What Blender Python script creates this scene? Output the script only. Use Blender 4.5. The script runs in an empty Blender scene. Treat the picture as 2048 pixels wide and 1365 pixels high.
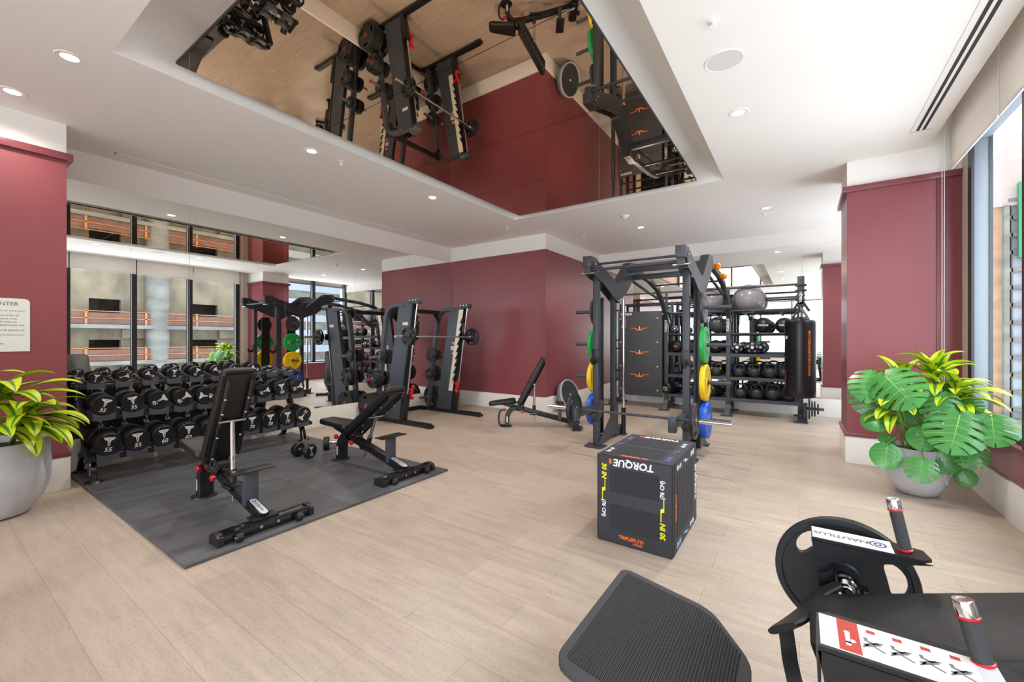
import bpy, bmesh, math, random
from mathutils import Vector, Matrix, Euler
PI = math.pi
V = Vector
C = bpy.context.scene.collection
sc = bpy.context.scene
random.seed(7)

# ------------------------------------------------------------------ camera
cam_d = bpy.data.cameras.new('camera')
cam = bpy.data.objects.new('camera', cam_d); C.objects.link(cam)
cam_d.sensor_width = 36.0
cam_d.lens = 839.2 / 2048 * 36.0
cam_d.shift_y = -3.3 / 2048
cam_d.clip_start = 0.05; cam_d.clip_end = 300
cam.location = (0, 0, 1.43)
cam.rotation_euler = (PI / 2, 0, math.radians(34.407))
sc.camera = cam

# ------------------------------------------------------------------ world and daylight
w = bpy.data.worlds.new('World'); sc.world = w; w.use_nodes = True
nt = w.node_tree; nt.nodes.clear()
wo = nt.nodes.new('ShaderNodeOutputWorld'); bg = nt.nodes.new('ShaderNodeBackground')
bg.inputs[0].default_value = (0.93, 0.96, 1.0, 1); bg.inputs[1].default_value = 5.8
# hazy bright day: pale sky, dimmer glow added below horizon to light the ceiling
tcw = nt.nodes.new('ShaderNodeTexCoord'); sep = nt.nodes.new('ShaderNodeSeparateXYZ'); mrw = nt.nodes.new('ShaderNodeMapRange')
mrw.inputs[1].default_value = -.08; mrw.inputs[2].default_value = .08; mrw.inputs[3].default_value = 4.6; mrw.inputs[4].default_value = 6.0
nt.links.new(tcw.outputs['Generated'], sep.inputs[0]); nt.links.new(sep.outputs[2], mrw.inputs[0]); nt.links.new(mrw.outputs[0], bg.inputs[1])
nt.links.new(bg.outputs[0], wo.inputs[0])

def portal(name, loc, rot, sx, sy):
    l = bpy.data.lights.new(name, 'AREA'); l.shape = 'RECTANGLE'; l.size = sx; l.size_y = sy
    l.cycles.is_portal = True
    o = bpy.data.objects.new(name, l); C.objects.link(o); o.location = loc; o.rotation_euler = rot
    return o
portal('window_portal_east', (1.54, 1.8, 1.95), (0, PI / 2, 0), 2.9, 15.4)
portal('window_portal_south', (-2.2, -6.05, 1.95), (-PI / 2, 0, 0), 7.0, 2.9)

sc.view_settings.view_transform = 'Standard'
sc.view_settings.look = 'None'
sc.view_settings.exposure = 0.45
sc.view_settings.gamma = 1.0
sc.view_settings.use_curve_mapping = False
cy = sc.cycles
cy.use_denoising = True
cy.max_bounces = 14; cy.diffuse_bounces = 8; cy.glossy_bounces = 8; cy.transmission_bounces = 8
cy.transparent_max_bounces = 16
cy.sample_clamp_indirect = 12.0
cy.caustics_reflective = True; cy.caustics_refractive = False
cy.blur_glossy = 0.4

# ------------------------------------------------------------------ materials
def lin(h):
    h = h.lstrip('#'); r = []
    for i in (0, 2, 4):
        c = int(h[i:i+2], 16) / 255
        r.append(c / 12.92 if c <= 0.04045 else ((c + 0.055) / 1.055) ** 2.4)
    return (*r, 1)
def mat(name, col, rough=0.5, metal=0.0, bump=0.0, bscale=200, vary=0.0, vscale=4, spec=0.5, emit=None, estr=0, coat=0, detail=3):
    m = bpy.data.materials.new(name); m.use_nodes = True
    n = m.node_tree; p = n.nodes['Principled BSDF']
    c = lin(col) if isinstance(col, str) else (*col, 1)
    p.inputs['Base Color'].default_value = c
    p.inputs['Roughness'].default_value = rough
    p.inputs['Metallic'].default_value = metal
    p.inputs['Specular IOR Level'].default_value = spec
    p.inputs['Coat Weight'].default_value = coat
    if emit:
        p.inputs['Emission Color'].default_value = lin(emit); p.inputs['Emission Strength'].default_value = estr
    tc = n.nodes.new('ShaderNodeTexCoord')
    if vary:
        no = n.nodes.new('ShaderNodeTexNoise'); no.inputs['Scale'].default_value = vscale; no.inputs['Detail'].default_value = detail
        mr = n.nodes.new('ShaderNodeMapRange'); mr.inputs[1].default_value = .3; mr.inputs[2].default_value = .7
        mr.inputs[3].default_value = 1 - vary; mr.inputs[4].default_value = 1 + vary
        mx = n.nodes.new('ShaderNodeMix'); mx.data_type = 'RGBA'; mx.blend_type = 'MULTIPLY'; mx.inputs[0].default_value = 1
        mx.inputs[6].default_value = c
        n.links.new(tc.outputs['Object'], no.inputs['Vector']); n.links.new(no.outputs[0], mr.inputs[0])
        n.links.new(mr.outputs[0], mx.inputs[7]); n.links.new(mx.outputs[2], p.inputs['Base Color'])
    if bump:
        no = n.nodes.new('ShaderNodeTexNoise'); no.inputs['Scale'].default_value = bscale; no.inputs['Detail'].default_value = 2
        b = n.nodes.new('ShaderNodeBump'); b.inputs['Strength'].default_value = bump; b.inputs['Distance'].default_value = 0.002
        n.links.new(tc.outputs['Object'], no.inputs['Vector']); n.links.new(no.outputs[0], b.inputs['Height'])
        n.links.new(b.outputs[0], p.inputs['Normal'])
    return m

M = {}
M['white'] = mat('painted_plaster_white', '#F1EDE9', .7, vary=.015, vscale=2)
M['ceil'] = mat('ceiling_paint', '#F1EDE9', .85, vary=.01, vscale=1)
M['base'] = mat('baseboard_paint', '#F2EFEB', .45)
M['red'] = mat('oxblood_wall_paint', '#8E4A50', .34, bump=.15, bscale=60, vary=.04, vscale=1.2)
M['redtrim'] = mat('oxblood_trim_paint', '#82434A', .3)
M['steel'] = mat('charcoal_powder_coat', '#4A4F58', .42, metal=.25, bump=.1, bscale=500)
M['rig'] = mat('dark_rig_powder_coat', '#3E424A', .42, metal=.25, bump=.1, bscale=500)
M['black'] = mat('black_powder_coat', '#17181B', .35, metal=.1, bump=.08, bscale=500)
M['gloss'] = mat('gloss_black_tube', '#101114', .18, coat=.5)
M['rubber'] = mat('black_rubber', '#1A1A1C', .48, bump=.15, bscale=300)
M['rubface'] = mat('matte_black_urethane', '#141416', .4)
M['plategrey'] = mat('dark_cast_plate', '#26292C', .42, metal=.15, bump=.2, bscale=250)
M['vinyl'] = mat('black_vinyl', '#131315', .42, bump=.5, bscale=420)
M['chrome'] = mat('chrome', '#D9D9DB', .12, metal=1)
M['alu'] = mat('brushed_steel', '#B9BCC0', .28, metal=1)
M['redp'] = mat('red_plastic', '#C4121F', .3, coat=.4)
M['mark'] = mat('white_print', '#E8E8EA', .5)
M['orange'] = mat('orange_print', '#F26A1E', .5)
M['orangeg'] = mat('orange_grip', '#F5901E', .45)
M['yellowp'] = mat('yellow_print', '#E6E017', .5)
M['purple'] = mat('purple_print', '#7D5BB8', .5)
M['bluep'] = mat('pale_blue_print', '#9DB8D8', .5)
M['navy'] = mat('navy_print', '#2B3F8F', .5)
M['green'] = mat('green_bumper_rubber', '#17A34A', .38, vary=.05)
M['yellow'] = mat('yellow_bumper_rubber', '#F2C80F', .38, vary=.05)
M['blue'] = mat('blue_bumper_rubber', '#1255C4', .38, vary=.05)
M['greyplate'] = mat('grey_bumper_rubber', '#3E4247', .4)
M['cream'] = mat('cream_painted_steel', '#DCD6C4', .4)
M['ballgrey'] = mat('silver_grey_vinyl_ball', '#8E8B90', .22, coat=.3)
M['slate'] = mat('slate_ball', '#45484F', .35)
M['iron'] = mat('kettlebell_iron', '#2E3136', .42, bump=.4, bscale=200)
M['bag'] = mat('black_bag_leather', '#15161A', .3, bump=.2, bscale=150)
M['cover'] = mat('black_canvas_cover', '#31323A', .62, bump=.4, bscale=700)
M['pad2'] = mat('box_grip_panel', '#2A2930', .75, bump=.5, bscale=900)
M['board'] = mat('dark_board', '#3A3D41', .5, vary=.12, vscale=3, detail=5)
M['concrete'] = mat('concrete_planter', '#C6C8CE', .6, bump=.25, bscale=90, vary=.07, vscale=7)
M['soil'] = mat('potting_soil', '#3A2A20', .95, bump=1, bscale=60)
M['lime'] = mat('lime_leaf', '#B8CC1C', .38, vary=.12, vscale=9)
M['leafstripe'] = mat('dark_leaf_stripe', '#4D7F26', .38, vary=.12, vscale=9)
M['monstera'] = mat('monstera_leaf', '#3E8A3C', .3, vary=.22, vscale=5, coat=.25)
M['vein'] = mat('leaf_vein', '#8FBF63', .4)
M['stem'] = mat('leaf_stem', '#5E8A38', .5)
M['blind'] = mat('roller_blind_fabric', '#EEE9E4', .8, bump=.1, bscale=500)
_n = M['blind'].node_tree; _tl = _n.nodes.new('ShaderNodeBsdfTranslucent'); _tl.inputs[0].default_value = lin('#EEE6DE'); _mx = _n.nodes.new('ShaderNodeMixShader'); _mx.inputs[0].default_value = .45
_n.links.new(_n.nodes['Principled BSDF'].outputs[0], _mx.inputs[1]); _n.links.new(_tl.outputs[0], _mx.inputs[2]); _n.links.new(_mx.outputs[0], _n.nodes['Material Output'].inputs[0])
M['frame'] = mat('blue_grey_anodised_frame', '#7E8792', .4, metal=.1)
M['framedk'] = mat('dark_window_gasket', '#2B2A2E', .4)
M['slot'] = mat('diffuser_slot', '#2A2422', .6)
M['metalwhite'] = mat('white_enamel', '#EEECEA', .4)
M['grille'] = mat('speaker_grille', '#D9D7D2', .7, bump=.4, bscale=500)
M['lamp'] = mat('lamp_lens', '#FFFFFF', .4, emit='#FFF3E2', estr=9)
M['label'] = mat('grey_label', '#C9CCD2', .4)
M['redlabel'] = mat('red_label', '#B8392F', .5)
M['sign'] = mat('sign_board', '#E2E3E0', .5)
M['ink'] = mat('sign_ink', '#6E6E70', .6)
M['steelgrip'] = mat('grey_foam_grip', '#3A3A3D', .7, bump=.2, bscale=400)
M['bosu'] = mat('grey_bosu_rubber', '#7C828D', .42)
M['bosurim'] = mat('light_grey_rim', '#B9BDC6', .45)
M['skygrey'] = mat('med_ball_grey', '#8D99A6', .5)
M['beige'] = mat('beige_wall_panel', '#CFC6B8', .6)

def floor_mat():
    m = bpy.data.materials.new('cork_plank_floor'); m.use_nodes = True; n = m.node_tree; p = n.nodes['Principled BSDF']
    tc = n.nodes.new('ShaderNodeTexCoord')
    br = n.nodes.new('ShaderNodeTexBrick'); br.inputs['Scale'].default_value = 1
    br.inputs['Brick Width'].default_value = 1.22; br.inputs['Row Height'].default_value = .24
    br.inputs['Mortar Size'].default_value = .0016; br.inputs['Mortar Smooth'].default_value = .1; br.offset = .37
    br.inputs['Color1'].default_value = lin('#B6A89B'); br.inputs['Color2'].default_value = lin('#AC9E91'); br.inputs['Mortar'].default_value = lin('#978A7E')
    n.links.new(tc.outputs['Object'], br.inputs['Vector'])
    mp = n.nodes.new('ShaderNodeMapping'); mp.inputs['Scale'].default_value = (1.3, 9, 1); n.links.new(tc.outputs['Object'], mp.inputs['Vector'])
    n1 = n.nodes.new('ShaderNodeTexNoise'); n1.inputs['Scale'].default_value = 2.2; n1.inputs['Detail'].default_value = 8; n1.inputs['Roughness'].default_value = .65
    n.links.new(mp.outputs[0], n1.inputs['Vector'])
    n2 = n.nodes.new('ShaderNodeTexNoise'); n2.inputs['Scale'].default_value = 90; n2.inputs['Detail'].default_value = 4
    mp2 = n.nodes.new('ShaderNodeMapping'); mp2.inputs['Scale'].default_value = (.45, 1, 1); n.links.new(tc.outputs['Object'], mp2.inputs['Vector']); n.links.new(mp2.outputs[0], n2.inputs['Vector'])
    def rng(src, a, b, lo, hi):
        r = n.nodes.new('ShaderNodeMapRange'); r.inputs[1].default_value = a; r.inputs[2].default_value = b; r.inputs[3].default_value = lo; r.inputs[4].default_value = hi
        n.links.new(src, r.inputs[0]); return r.outputs[0]
    def mul(a, b):
        x = n.nodes.new('ShaderNodeMix'); x.data_type = 'RGBA'; x.blend_type = 'MULTIPLY'; x.inputs[0].default_value = 1
        n.links.new(a, x.inputs[6]); n.links.new(b, x.inputs[7]); return x.outputs[2]
    n3 = n.nodes.new('ShaderNodeTexNoise'); n3.inputs['Scale'].default_value = 1.1; n3.inputs['Detail'].default_value = 5; n3.inputs['Roughness'].default_value = .6
    mp3 = n.nodes.new('ShaderNodeMapping'); mp3.inputs['Scale'].default_value = (.9, 2.6, 1); n.links.new(tc.outputs['Object'], mp3.inputs['Vector']); n.links.new(mp3.outputs[0], n3.inputs['Vector'])
    hr = n.nodes.new('ShaderNodeValToRGB'); he = hr.color_ramp.elements; he[0].position = .36; he[1].position = .64; he[0].color = (1.0, .985, .935, 1); he[1].color = (1.0, .95, .95, 1)
    n.links.new(n3.outputs[0], hr.inputs[0])
    c = mul(mul(br.outputs['Color'], hr.outputs[0]), rng(n1.outputs[0], .3, .7, .84, 1.12))
    c = mul(c, rng(n2.outputs[0], .33, .45, .84, 1.0))
    n.links.new(c, p.inputs['Base Color'])
    p.inputs['Roughness'].default_value = .38; p.inputs['Specular IOR Level'].default_value = .4
    n.links.new(rng(n1.outputs[0], .3, .7, .3, .46), p.inputs['Roughness'])
    b = n.nodes.new('ShaderNodeBump'); b.inputs['Strength'].default_value = .12; b.inputs['Distance'].default_value = .003
    n.links.new(n2.outputs[0], b.inputs['Height']); n.links.new(b.outputs[0], p.inputs['Normal'])
    return m
M['floor'] = floor_mat()

def mat_rubber_tiles():
    m = mat('rubber_tile_flooring', '#343436', .5, bump=.5, bscale=350)
    n = m.node_tree; p = n.nodes['Principled BSDF']; tc = n.nodes['Texture Coordinate']
    n1 = n.nodes.new('ShaderNodeTexNoise'); n1.inputs['Scale'].default_value = 3; n1.inputs['Detail'].default_value = 8; n1.inputs['Roughness'].default_value = .7
    mp = n.nodes.new('ShaderNodeMapping'); mp.inputs['Scale'].default_value = (2.2, .8, 1); n.links.new(tc.outputs['Object'], mp.inputs[0]); n.links.new(mp.outputs[0], n1.inputs['Vector'])
    cr = n.nodes.new('ShaderNodeValToRGB'); e = cr.color_ramp.elements
    e[0].position = .3; e[0].color = lin('#3D3E40'); e[1].position = .72; e[1].color = lin('#606165')
    n.links.new(n1.outputs[0], cr.inputs[0]); n.links.new(cr.outputs[0], p.inputs['Base Color'])
    return m
M['matting'] = mat_rubber_tiles()

def mirror_mat(name, col, rough=0.0):
    m = bpy.data.materials.new(name); m.use_nodes = True; n = m.node_tree; n.nodes.clear()
    o = n.nodes.new('ShaderNodeOutputMaterial'); g = n.nodes.new('ShaderNodeBsdfGlossy')
    g.inputs['Color'].default_value = lin(col); g.inputs['Roughness'].default_value = rough
    n.links.new(g.outputs[0], o.inputs[0]); return m
M['mirror'] = mirror_mat('silver_mirror', '#F0F1EF')
M['bronze'] = mirror_mat('bronze_stretched_mirror', '#E3CDB6', .01)
def glass_mat():
    m = bpy.data.materials.new('window_glass'); m.use_nodes = True; n = m.node_tree; n.nodes.clear()
    o = n.nodes.new('ShaderNodeOutputMaterial'); g = n.nodes.new('ShaderNodeBsdfGlossy'); t = n.nodes.new('ShaderNodeBsdfTransparent')
    g.inputs['Roughness'].default_value = 0.0; t.inputs[0].default_value = (.93, .96, .97, 1)
    f = n.nodes.new('ShaderNodeLayerWeight'); f.inputs[0].default_value = .5
    pw = n.nodes.new('ShaderNodeMath'); pw.operation = 'POWER'; pw.inputs[1].default_value = 4; n.links.new(f.outputs['Facing'], pw.inputs[0])
    ma = n.nodes.new('ShaderNodeMath'); ma.operation = 'MULTIPLY_ADD'; ma.inputs[1].default_value = .18; ma.inputs[2].default_value = .03; n.links.new(pw.outputs[0], ma.inputs[0])
    x = n.nodes.new('ShaderNodeMixShader'); n.links.new(ma.outputs[0], x.inputs[0]); n.links.new(t.outputs[0], x.inputs[1]); n.links.new(g.outputs[0], x.inputs[2])
    n.links.new(x.outputs[0], o.inputs[0]); return m
M['glass'] = glass_mat()

# ------------------------------------------------------------------ geometry helper
def smooth_path(pts, n=6, closed=False):
    pts = [V(p) for p in pts]; out = []; m = len(pts)
    rng = range(m) if closed else range(m - 1)
    for i in rng:
        p0 = pts[(i - 1) % m] if closed or i > 0 else pts[0] * 2 - pts[1]
        p1 = pts[i]; p2 = pts[(i + 1) % m]
        p3 = pts[(i + 2) % m] if closed or i + 2 < m else pts[-1] * 2 - pts[-2]
        for k in range(n):
            t = k / n
            out.append(.5 * ((2 * p1) + (p2 - p0) * t + (2 * p0 - 5 * p1 + 4 * p2 - p3) * t * t + (3 * p1 - p0 - 3 * p2 + p3) * t ** 3))
    if not closed: out.append(pts[-1].copy())
    return out

class G:
    def __init__(s): s.v = []; s.f = []; s.m = []; s.mi = 0; s.X = Matrix.Identity(4)
    def add(s, vs, fs):
        b = len(s.v); s.v += [s.X @ V(p) for p in vs]; s.f += [[b + i for i in f] for f in fs]; s.m += [s.mi] * len(fs); return s
    def box(s, c, d, R=None, bv=0.0):
        c = V(c); hx, hy, hz = d[0] / 2, d[1] / 2, d[2] / 2
        R = R.to_matrix() if isinstance(R, Euler) else (R or Matrix.Identity(3))
        b = min(bv, hx * .95, hy * .95, hz * .95)
        if b <= 0:
            vs = [(x, y, z) for x in (-hx, hx) for y in (-hy, hy) for z in (-hz, hz)]
            fs = [(0, 1, 3, 2), (4, 6, 7, 5), (0, 4, 5, 1), (2, 3, 7, 6), (0, 2, 6, 4), (1, 5, 7, 3)]
        else:
            bm = bmesh.new(); bmesh.ops.create_cube(bm, size=1)
            for q in bm.verts: q.co = V((q.co.x * 2 * hx, q.co.y * 2 * hy, q.co.z * 2 * hz))
            bmesh.ops.bevel(bm, geom=bm.edges[:], offset=b, segments=2, affect='EDGES', profile=.6)
            vs = [tuple(q.co) for q in bm.verts]; bm.verts.index_update(); fs = [[q.index for q in f.verts] for f in bm.faces]; bm.free()
        return s.add([c + R @ V(p) for p in vs], fs)
    def bb(s, x0, x1, y0, y1, z0, z1, bv=0.0): return s.box(((x0+x1)/2, (y0+y1)/2, (z0+z1)/2), (abs(x1-x0), abs(y1-y0), abs(z1-z0)), None, bv)
    def beam(s, a, b, wd, ht, up=(0, 0, 1), bv=0.004, ext=0):
        a, b = V(a), V(b); d = (b - a); L = d.length; d.normalize(); up = V(up)
        if abs(d.dot(up)) > .98: up = V((1, 0, 0)) if abs(d.x) < .9 else V((0, 1, 0))
        sd = up.cross(d).normalized(); u2 = d.cross(sd)
        R = Matrix((sd, d, u2)).transposed()
        return s.box((a + b) / 2, (wd, L + 2 * ext, ht), R, bv)
    def cyl(s, a, b, r, r2=None, n=20, bv=0.0):
        a, b = V(a), V(b); r2 = r if r2 is None else r2
        d = b - a; L = d.length; d.normalize()
        if bv > 0: prof = [(0, 0), (r - bv, 0), (r, bv), (r2, L - bv), (r2 - bv, L), (0, L)]
        else: prof = [(0, 0), (r, 0), (r2, L), (0, L)]
        return s.lathe(prof, a, d, n)
    def lathe(s, prof, o=(0, 0, 0), ax=(0, 0, 1), n=32, ph=0.0):
        o = V(o); d = V(ax).normalized(); t = V((1, 0, 0)) if abs(d.x) < .9 else V((0, 1, 0))
        e1 = d.cross(t).normalized(); e2 = d.cross(e1); vs = []; fs = []; idx = []
        for r, z in prof:
            if abs(r) < 1e-7: idx.append([len(vs)]); vs.append(o + d * z)
            else:
                idx.append(list(range(len(vs), len(vs) + n)))
                vs += [o + d * z + (e1 * math.cos(2 * PI * k / n + ph) + e2 * math.sin(2 * PI * k / n + ph)) * r for k in range(n)]
        for A, B in zip(idx, idx[1:]):
            if len(A) == 1 and len(B) == 1: continue
            for k in range(n):
                k2 = (k + 1) % n
                if len(A) == 1: fs.append((A[0], B[k2], B[k]))
                elif len(B) == 1: fs.append((A[k], A[k2], B[0]))
                else: fs.append((A[k], A[k2], B[k2], B[k]))
        return s.add(vs, fs)
    def prism(s, pts, ex):
        pts = [V(p) for p in pts]; ex = V(ex); n = len(pts)
        vs = pts + [p + ex for p in pts]
        fs = [list(range(n))[::-1], list(range(n, 2 * n))] + [(i, (i + 1) % n, n + (i + 1) % n, n + i) for i in range(n)]
        return s.add(vs, fs)
    def tube(s, pts, r, n=10, smooth=0, closed=False, rect=None, up=(0, 1, 0)):
        if smooth: pts = smooth_path(pts, smooth, closed)
        pts = [V(p) for p in pts]; m = len(pts); vs = []; fs = []; up = V(up)
        rs = r if isinstance(r, (list, tuple)) else [r] * m
        if len(rs) != m: rs = [rs[0] + (rs[-1] - rs[0]) * i / (m - 1) for i in range(m)]
        prev = None
        for i, p in enumerate(pts):
            if closed: d = (pts[(i + 1) % m] - pts[i - 1])
            else: d = pts[min(i + 1, m - 1)] - pts[max(i - 1, 0)]
            d.normalize()
            if prev is None:
                a = up.cross(d)
                if a.length < .05: a = V((1, 0, 0)).cross(d)
                a.normalize()
            else:
                a = prev - d * prev.dot(d); a.normalize()
            prev = a; b = d.cross(a)
            if rect:
                hw, hh = rect[0] / 2, rect[1] / 2; q = min(hw, hh) * .25
                ring = [(hw - q, -hh), (hw, -hh + q), (hw, hh - q), (hw - q, hh), (-hw + q, hh), (-hw, hh - q), (-hw, -hh + q), (-hw + q, -hh)]
            else: ring = [(math.cos(2 * PI * k / n) * rs[i], math.sin(2 * PI * k / n) * rs[i]) for k in range(n)]
            vs += [p + a * x + b * y for x, y in ring]
        k = len(ring)
        for i in range(m if closed else m - 1):
            i2 = (i + 1) % m
            for j in range(k):
                j2 = (j + 1) % k; fs.append((i * k + j, i * k + j2, i2 * k + j2, i2 * k + j))
        if not closed: fs += [list(range(k))[::-1], list(range((m - 1) * k, m * k))]
        return s.add(vs, fs)
    def ell(s, c, r, n=24, m=14, z0=-1.0, z1=1.0):
        c = V(c); r = (r, r, r) if not hasattr(r, '__len__') else r
        prof = []; a0, a1 = math.asin(z0), math.asin(z1)
        for i in range(m + 1):
            a = a0 + (a1 - a0) * i / m; prof.append((max(math.cos(a), 0), math.sin(a)))
        if z0 > -1: prof = [(0, z0)] + prof
        if z1 < 1: prof = prof + [(0, z1)]
        X0 = s.X; s.X = X0 @ Matrix.Translation(c) @ Matrix.Diagonal((*r, 1))
        prof = [(0 if q < 1e-6 else q, z) for q, z in prof]
        s.lathe(prof, n=n); s.X = X0; return s
    def merge(s, vf, X):
        X0 = s.X; s.X = X0 @ X; s.add(vf[0], vf[1]); s.X = X0; return s

OFF = {}
def obj(name, g, mats, parent=None, smooth=True, raw=False, angle=35):
    me = bpy.data.meshes.new(name)
    off = V((0, 0, 0))
    if parent is not None and not raw: off = OFF.get(parent.name, V((0, 0, 0)))
    me.from_pydata([tuple(p - off) for p in g.v], [], g.f)
    mats = mats if isinstance(mats, (list, tuple)) else [mats]
    for m in mats: me.materials.append(m if not isinstance(m, str) else M[m])
    if len(mats) > 1: me.polygons.foreach_set('material_index', g.m)
    me.update()
    bm = bmesh.new(); bm.from_mesh(me); bmesh.ops.recalc_face_normals(bm, faces=bm.faces); bm.to_mesh(me); bm.free()
    if smooth:
        me.shade_smooth(); me.set_sharp_from_angle(angle=math.radians(angle))
    o = bpy.data.objects.new(name, me); C.objects.link(o)
    if parent is not None: o.parent = parent; OFF[o.name] = off
    return o
def thing(name, label, cat, loc=(0, 0, 0), group=None, world=True, rz=0):
    o = bpy.data.objects.new(name, None); C.objects.link(o); o.empty_display_size = .1
    o.location = loc; o.rotation_euler = (0, 0, rz); o['label'] = label; o['category'] = cat
    if group: o['group'] = group
    OFF[o.name] = V(loc) if world else V((0, 0, 0))
    return o
def tag(o, label, cat, group=None):
    o['label'] = label; o['category'] = cat
    if group: o['group'] = group
    return o
def center(o):
    me = o.data; c = V((0, 0, 0)); n = len(me.vertices)
    xs = [v.co for v in me.vertices]
    lo = V([min(p[i] for p in xs) for i in range(3)]); hi = V([max(p[i] for p in xs) for i in range(3)])
    c = V(((lo.x + hi.x) / 2, (lo.y + hi.y) / 2, lo.z)); me.transform(Matrix.Translation(-c)); o.location = c; return o
def struct(name, g, m, **k):
    o = obj(name, g, m, **k)
    if o.parent is None: o['kind'] = 'structure'
    return o
def copy_tree(o, parent=None):
    c = o.copy(); C.objects.link(c)
    if parent is not None: c.parent = parent
    for ch in o.children: copy_tree(ch, c)
    return c
def frm(o, x, y, z):   # matrix with axes x,y,z at o
    x, y, z = V(x), V(y), V(z)
    return Matrix(((x.x, y.x, z.x, o[0]), (x.y, y.y, z.y, o[1]), (x.z, y.z, z.z, o[2]), (0, 0, 0, 1)))
_txt = {}
def text_vf(s, size=1.0, shear=0.0, ex=.0015, bold=0.0):
    key = (s, size, shear, ex, bold)
    if key in _txt: return _txt[key]
    cu = bpy.data.curves.new('lettering', 'FONT'); cu.body = s; cu.size = size; cu.shear = shear; cu.extrude = ex / 2
    cu.offset = bold * size; cu.align_x = 'CENTER'; cu.align_y = 'CENTER'; cu.resolution_u = 2
    ob = bpy.data.objects.new('lettering', cu); me = bpy.data.meshes.new_from_object(ob)
    vf = ([tuple(v.co) for v in me.vertices], [list(p.vertices) for p in me.polygons])
    bpy.data.objects.remove(ob); bpy.data.curves.remove(cu); bpy.data.meshes.remove(me)
    _txt[key] = vf; return vf
def holed(outer, holes, t, bevel=.004, res=1):
    cu = bpy.data.curves.new('outline', 'CURVE'); cu.dimensions = '2D'; cu.fill_mode = 'BOTH'; cu.extrude = t / 2 - bevel; cu.bevel_depth = bevel; cu.bevel_resolution = res
    cu.offset = -bevel
    for lp in [outer] + holes:
        sp = cu.splines.new('POLY'); sp.points.add(len(lp) - 1); sp.use_cyclic_u = True
        for i, p in enumerate(lp): sp.points[i].co = (p[0], p[1], 0, 1)
    ob = bpy.data.objects.new('outline', cu); me = bpy.data.meshes.new_from_object(ob)
    vf = ([tuple(v.co) for v in me.vertices], [list(p.vertices) for p in me.polygons])
    bpy.data.objects.remove(ob); bpy.data.curves.remove(cu); bpy.data.meshes.remove(me)
    return vf
def ring(r, n=40, cx=0, cy=0): return [(cx + r * math.cos(2 * PI * k / n), cy + r * math.sin(2 * PI * k / n)) for k in range(n)]

# ================================================================== THE ROOM
H = 3.485; MX = -6.48; WX = 1.38; RT = 3.19; BT = 0.31
struct('floor', G().bb(-6.7, 1.75, -6.3, 9.95, -.12, 0), 'floor', smooth=False)
g = G()
g.bb(-6.7, -4.05, -6.3, 9.95, H, 3.95); g.bb(-.80, 1.14, -6.3, 9.95, H, 3.95)
g.bb(-4.05, -.80, -6.3, .86, H, 3.95); g.bb(-4.05, -.80, 5.99, 9.95, H, 3.95)
g.bb(-4.05, -.80, .86, 5.99, 3.80, 3.95)
g.bb(1.14, 1.75, -6.3, 9.95, 3.86, 3.95)
struct('ceiling', g, 'ceil', smooth=False)
# wall with the mirrors
g = G(); g.bb(-6.7, MX, .905, 7.05, 0, H)
struct('wall_left', g, 'white', smooth=False)
struct('baseboard_left', G().bb(MX, MX + .022, .905, 7.05, 0, BT, .004), 'base')
# wall left of the camera, oxblood
g = G(); g.mi = 0; g.bb(-6.7, -5.785, -6.3, .905, 0, RT); g.mi = 1; g.bb(-6.7, -5.787, -6.3, .903, RT, H)
struct('wall_left_front', g, ['red', 'white'], smooth=False)
g = G(); g.bb(-6.45, -5.745, -6.3, .945, RT - .055, RT + .012, .004); g.bb(-6.45, -5.757, -6.3, .933, BT, BT + .05, .004)
struct('trim_left', g, 'redtrim')
struct('baseboard_left_front', G().bb(-6.45, -5.762, -6.3, .928, 0, BT, .004), 'base')
# block that carries the two oxblood walls at the far left
g = G(); g.mi = 0; g.bb(-6.7, -4.04, 7.05, 9.8, 0, RT - .01); g.mi = 1; g.bb(-6.7, -4.042, 7.052, 9.8, RT - .01, H)
struct('wall_far', g, ['red', 'white'], smooth=False)
struct('baseboard_far', G().bb(-6.48, -4.018, 7.028, 9.7, 0, BT - .005, .004), 'base')
# back wall
struct('wall_back', G().bb(-4.04, 1.75, 9.66, 9.9, 0, H), 'white', smooth=False)
struct('baseboard_back', G().bb(-4.04, 1.38, 9.635, 9.66, 0, .33, .004), 'base')
# right-hand column
g = G(); g.mi = 0; g.bb(.455, 1.385, 6.22, 7.0, 0, RT); g.mi = 1; g.bb(.457, 1.43, 6.222, 6.998, RT, H); g.bb(1.14, 1.48, 6.222, 6.998, H + .001, 3.86)
struct('wall_column', g, ['red', 'white'], smooth=False)
g = G(); g.bb(.415, 1.385, 6.18, 7.04, RT - .06, RT + .005, .004); g.bb(.43, 1.38, 6.195, 7.025, BT, BT + .045, .006); g.bb(1.20, 1.386, 6.205, 6.3, BT, RT - .06, .003)  # third box: darker red strip up the window side of the front face
struct('trim_column', g, 'redtrim')
struct('baseboard_column', G().bb(.44, 1.37, 6.205, 7.015, 0, BT, .004), 'base')
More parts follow.
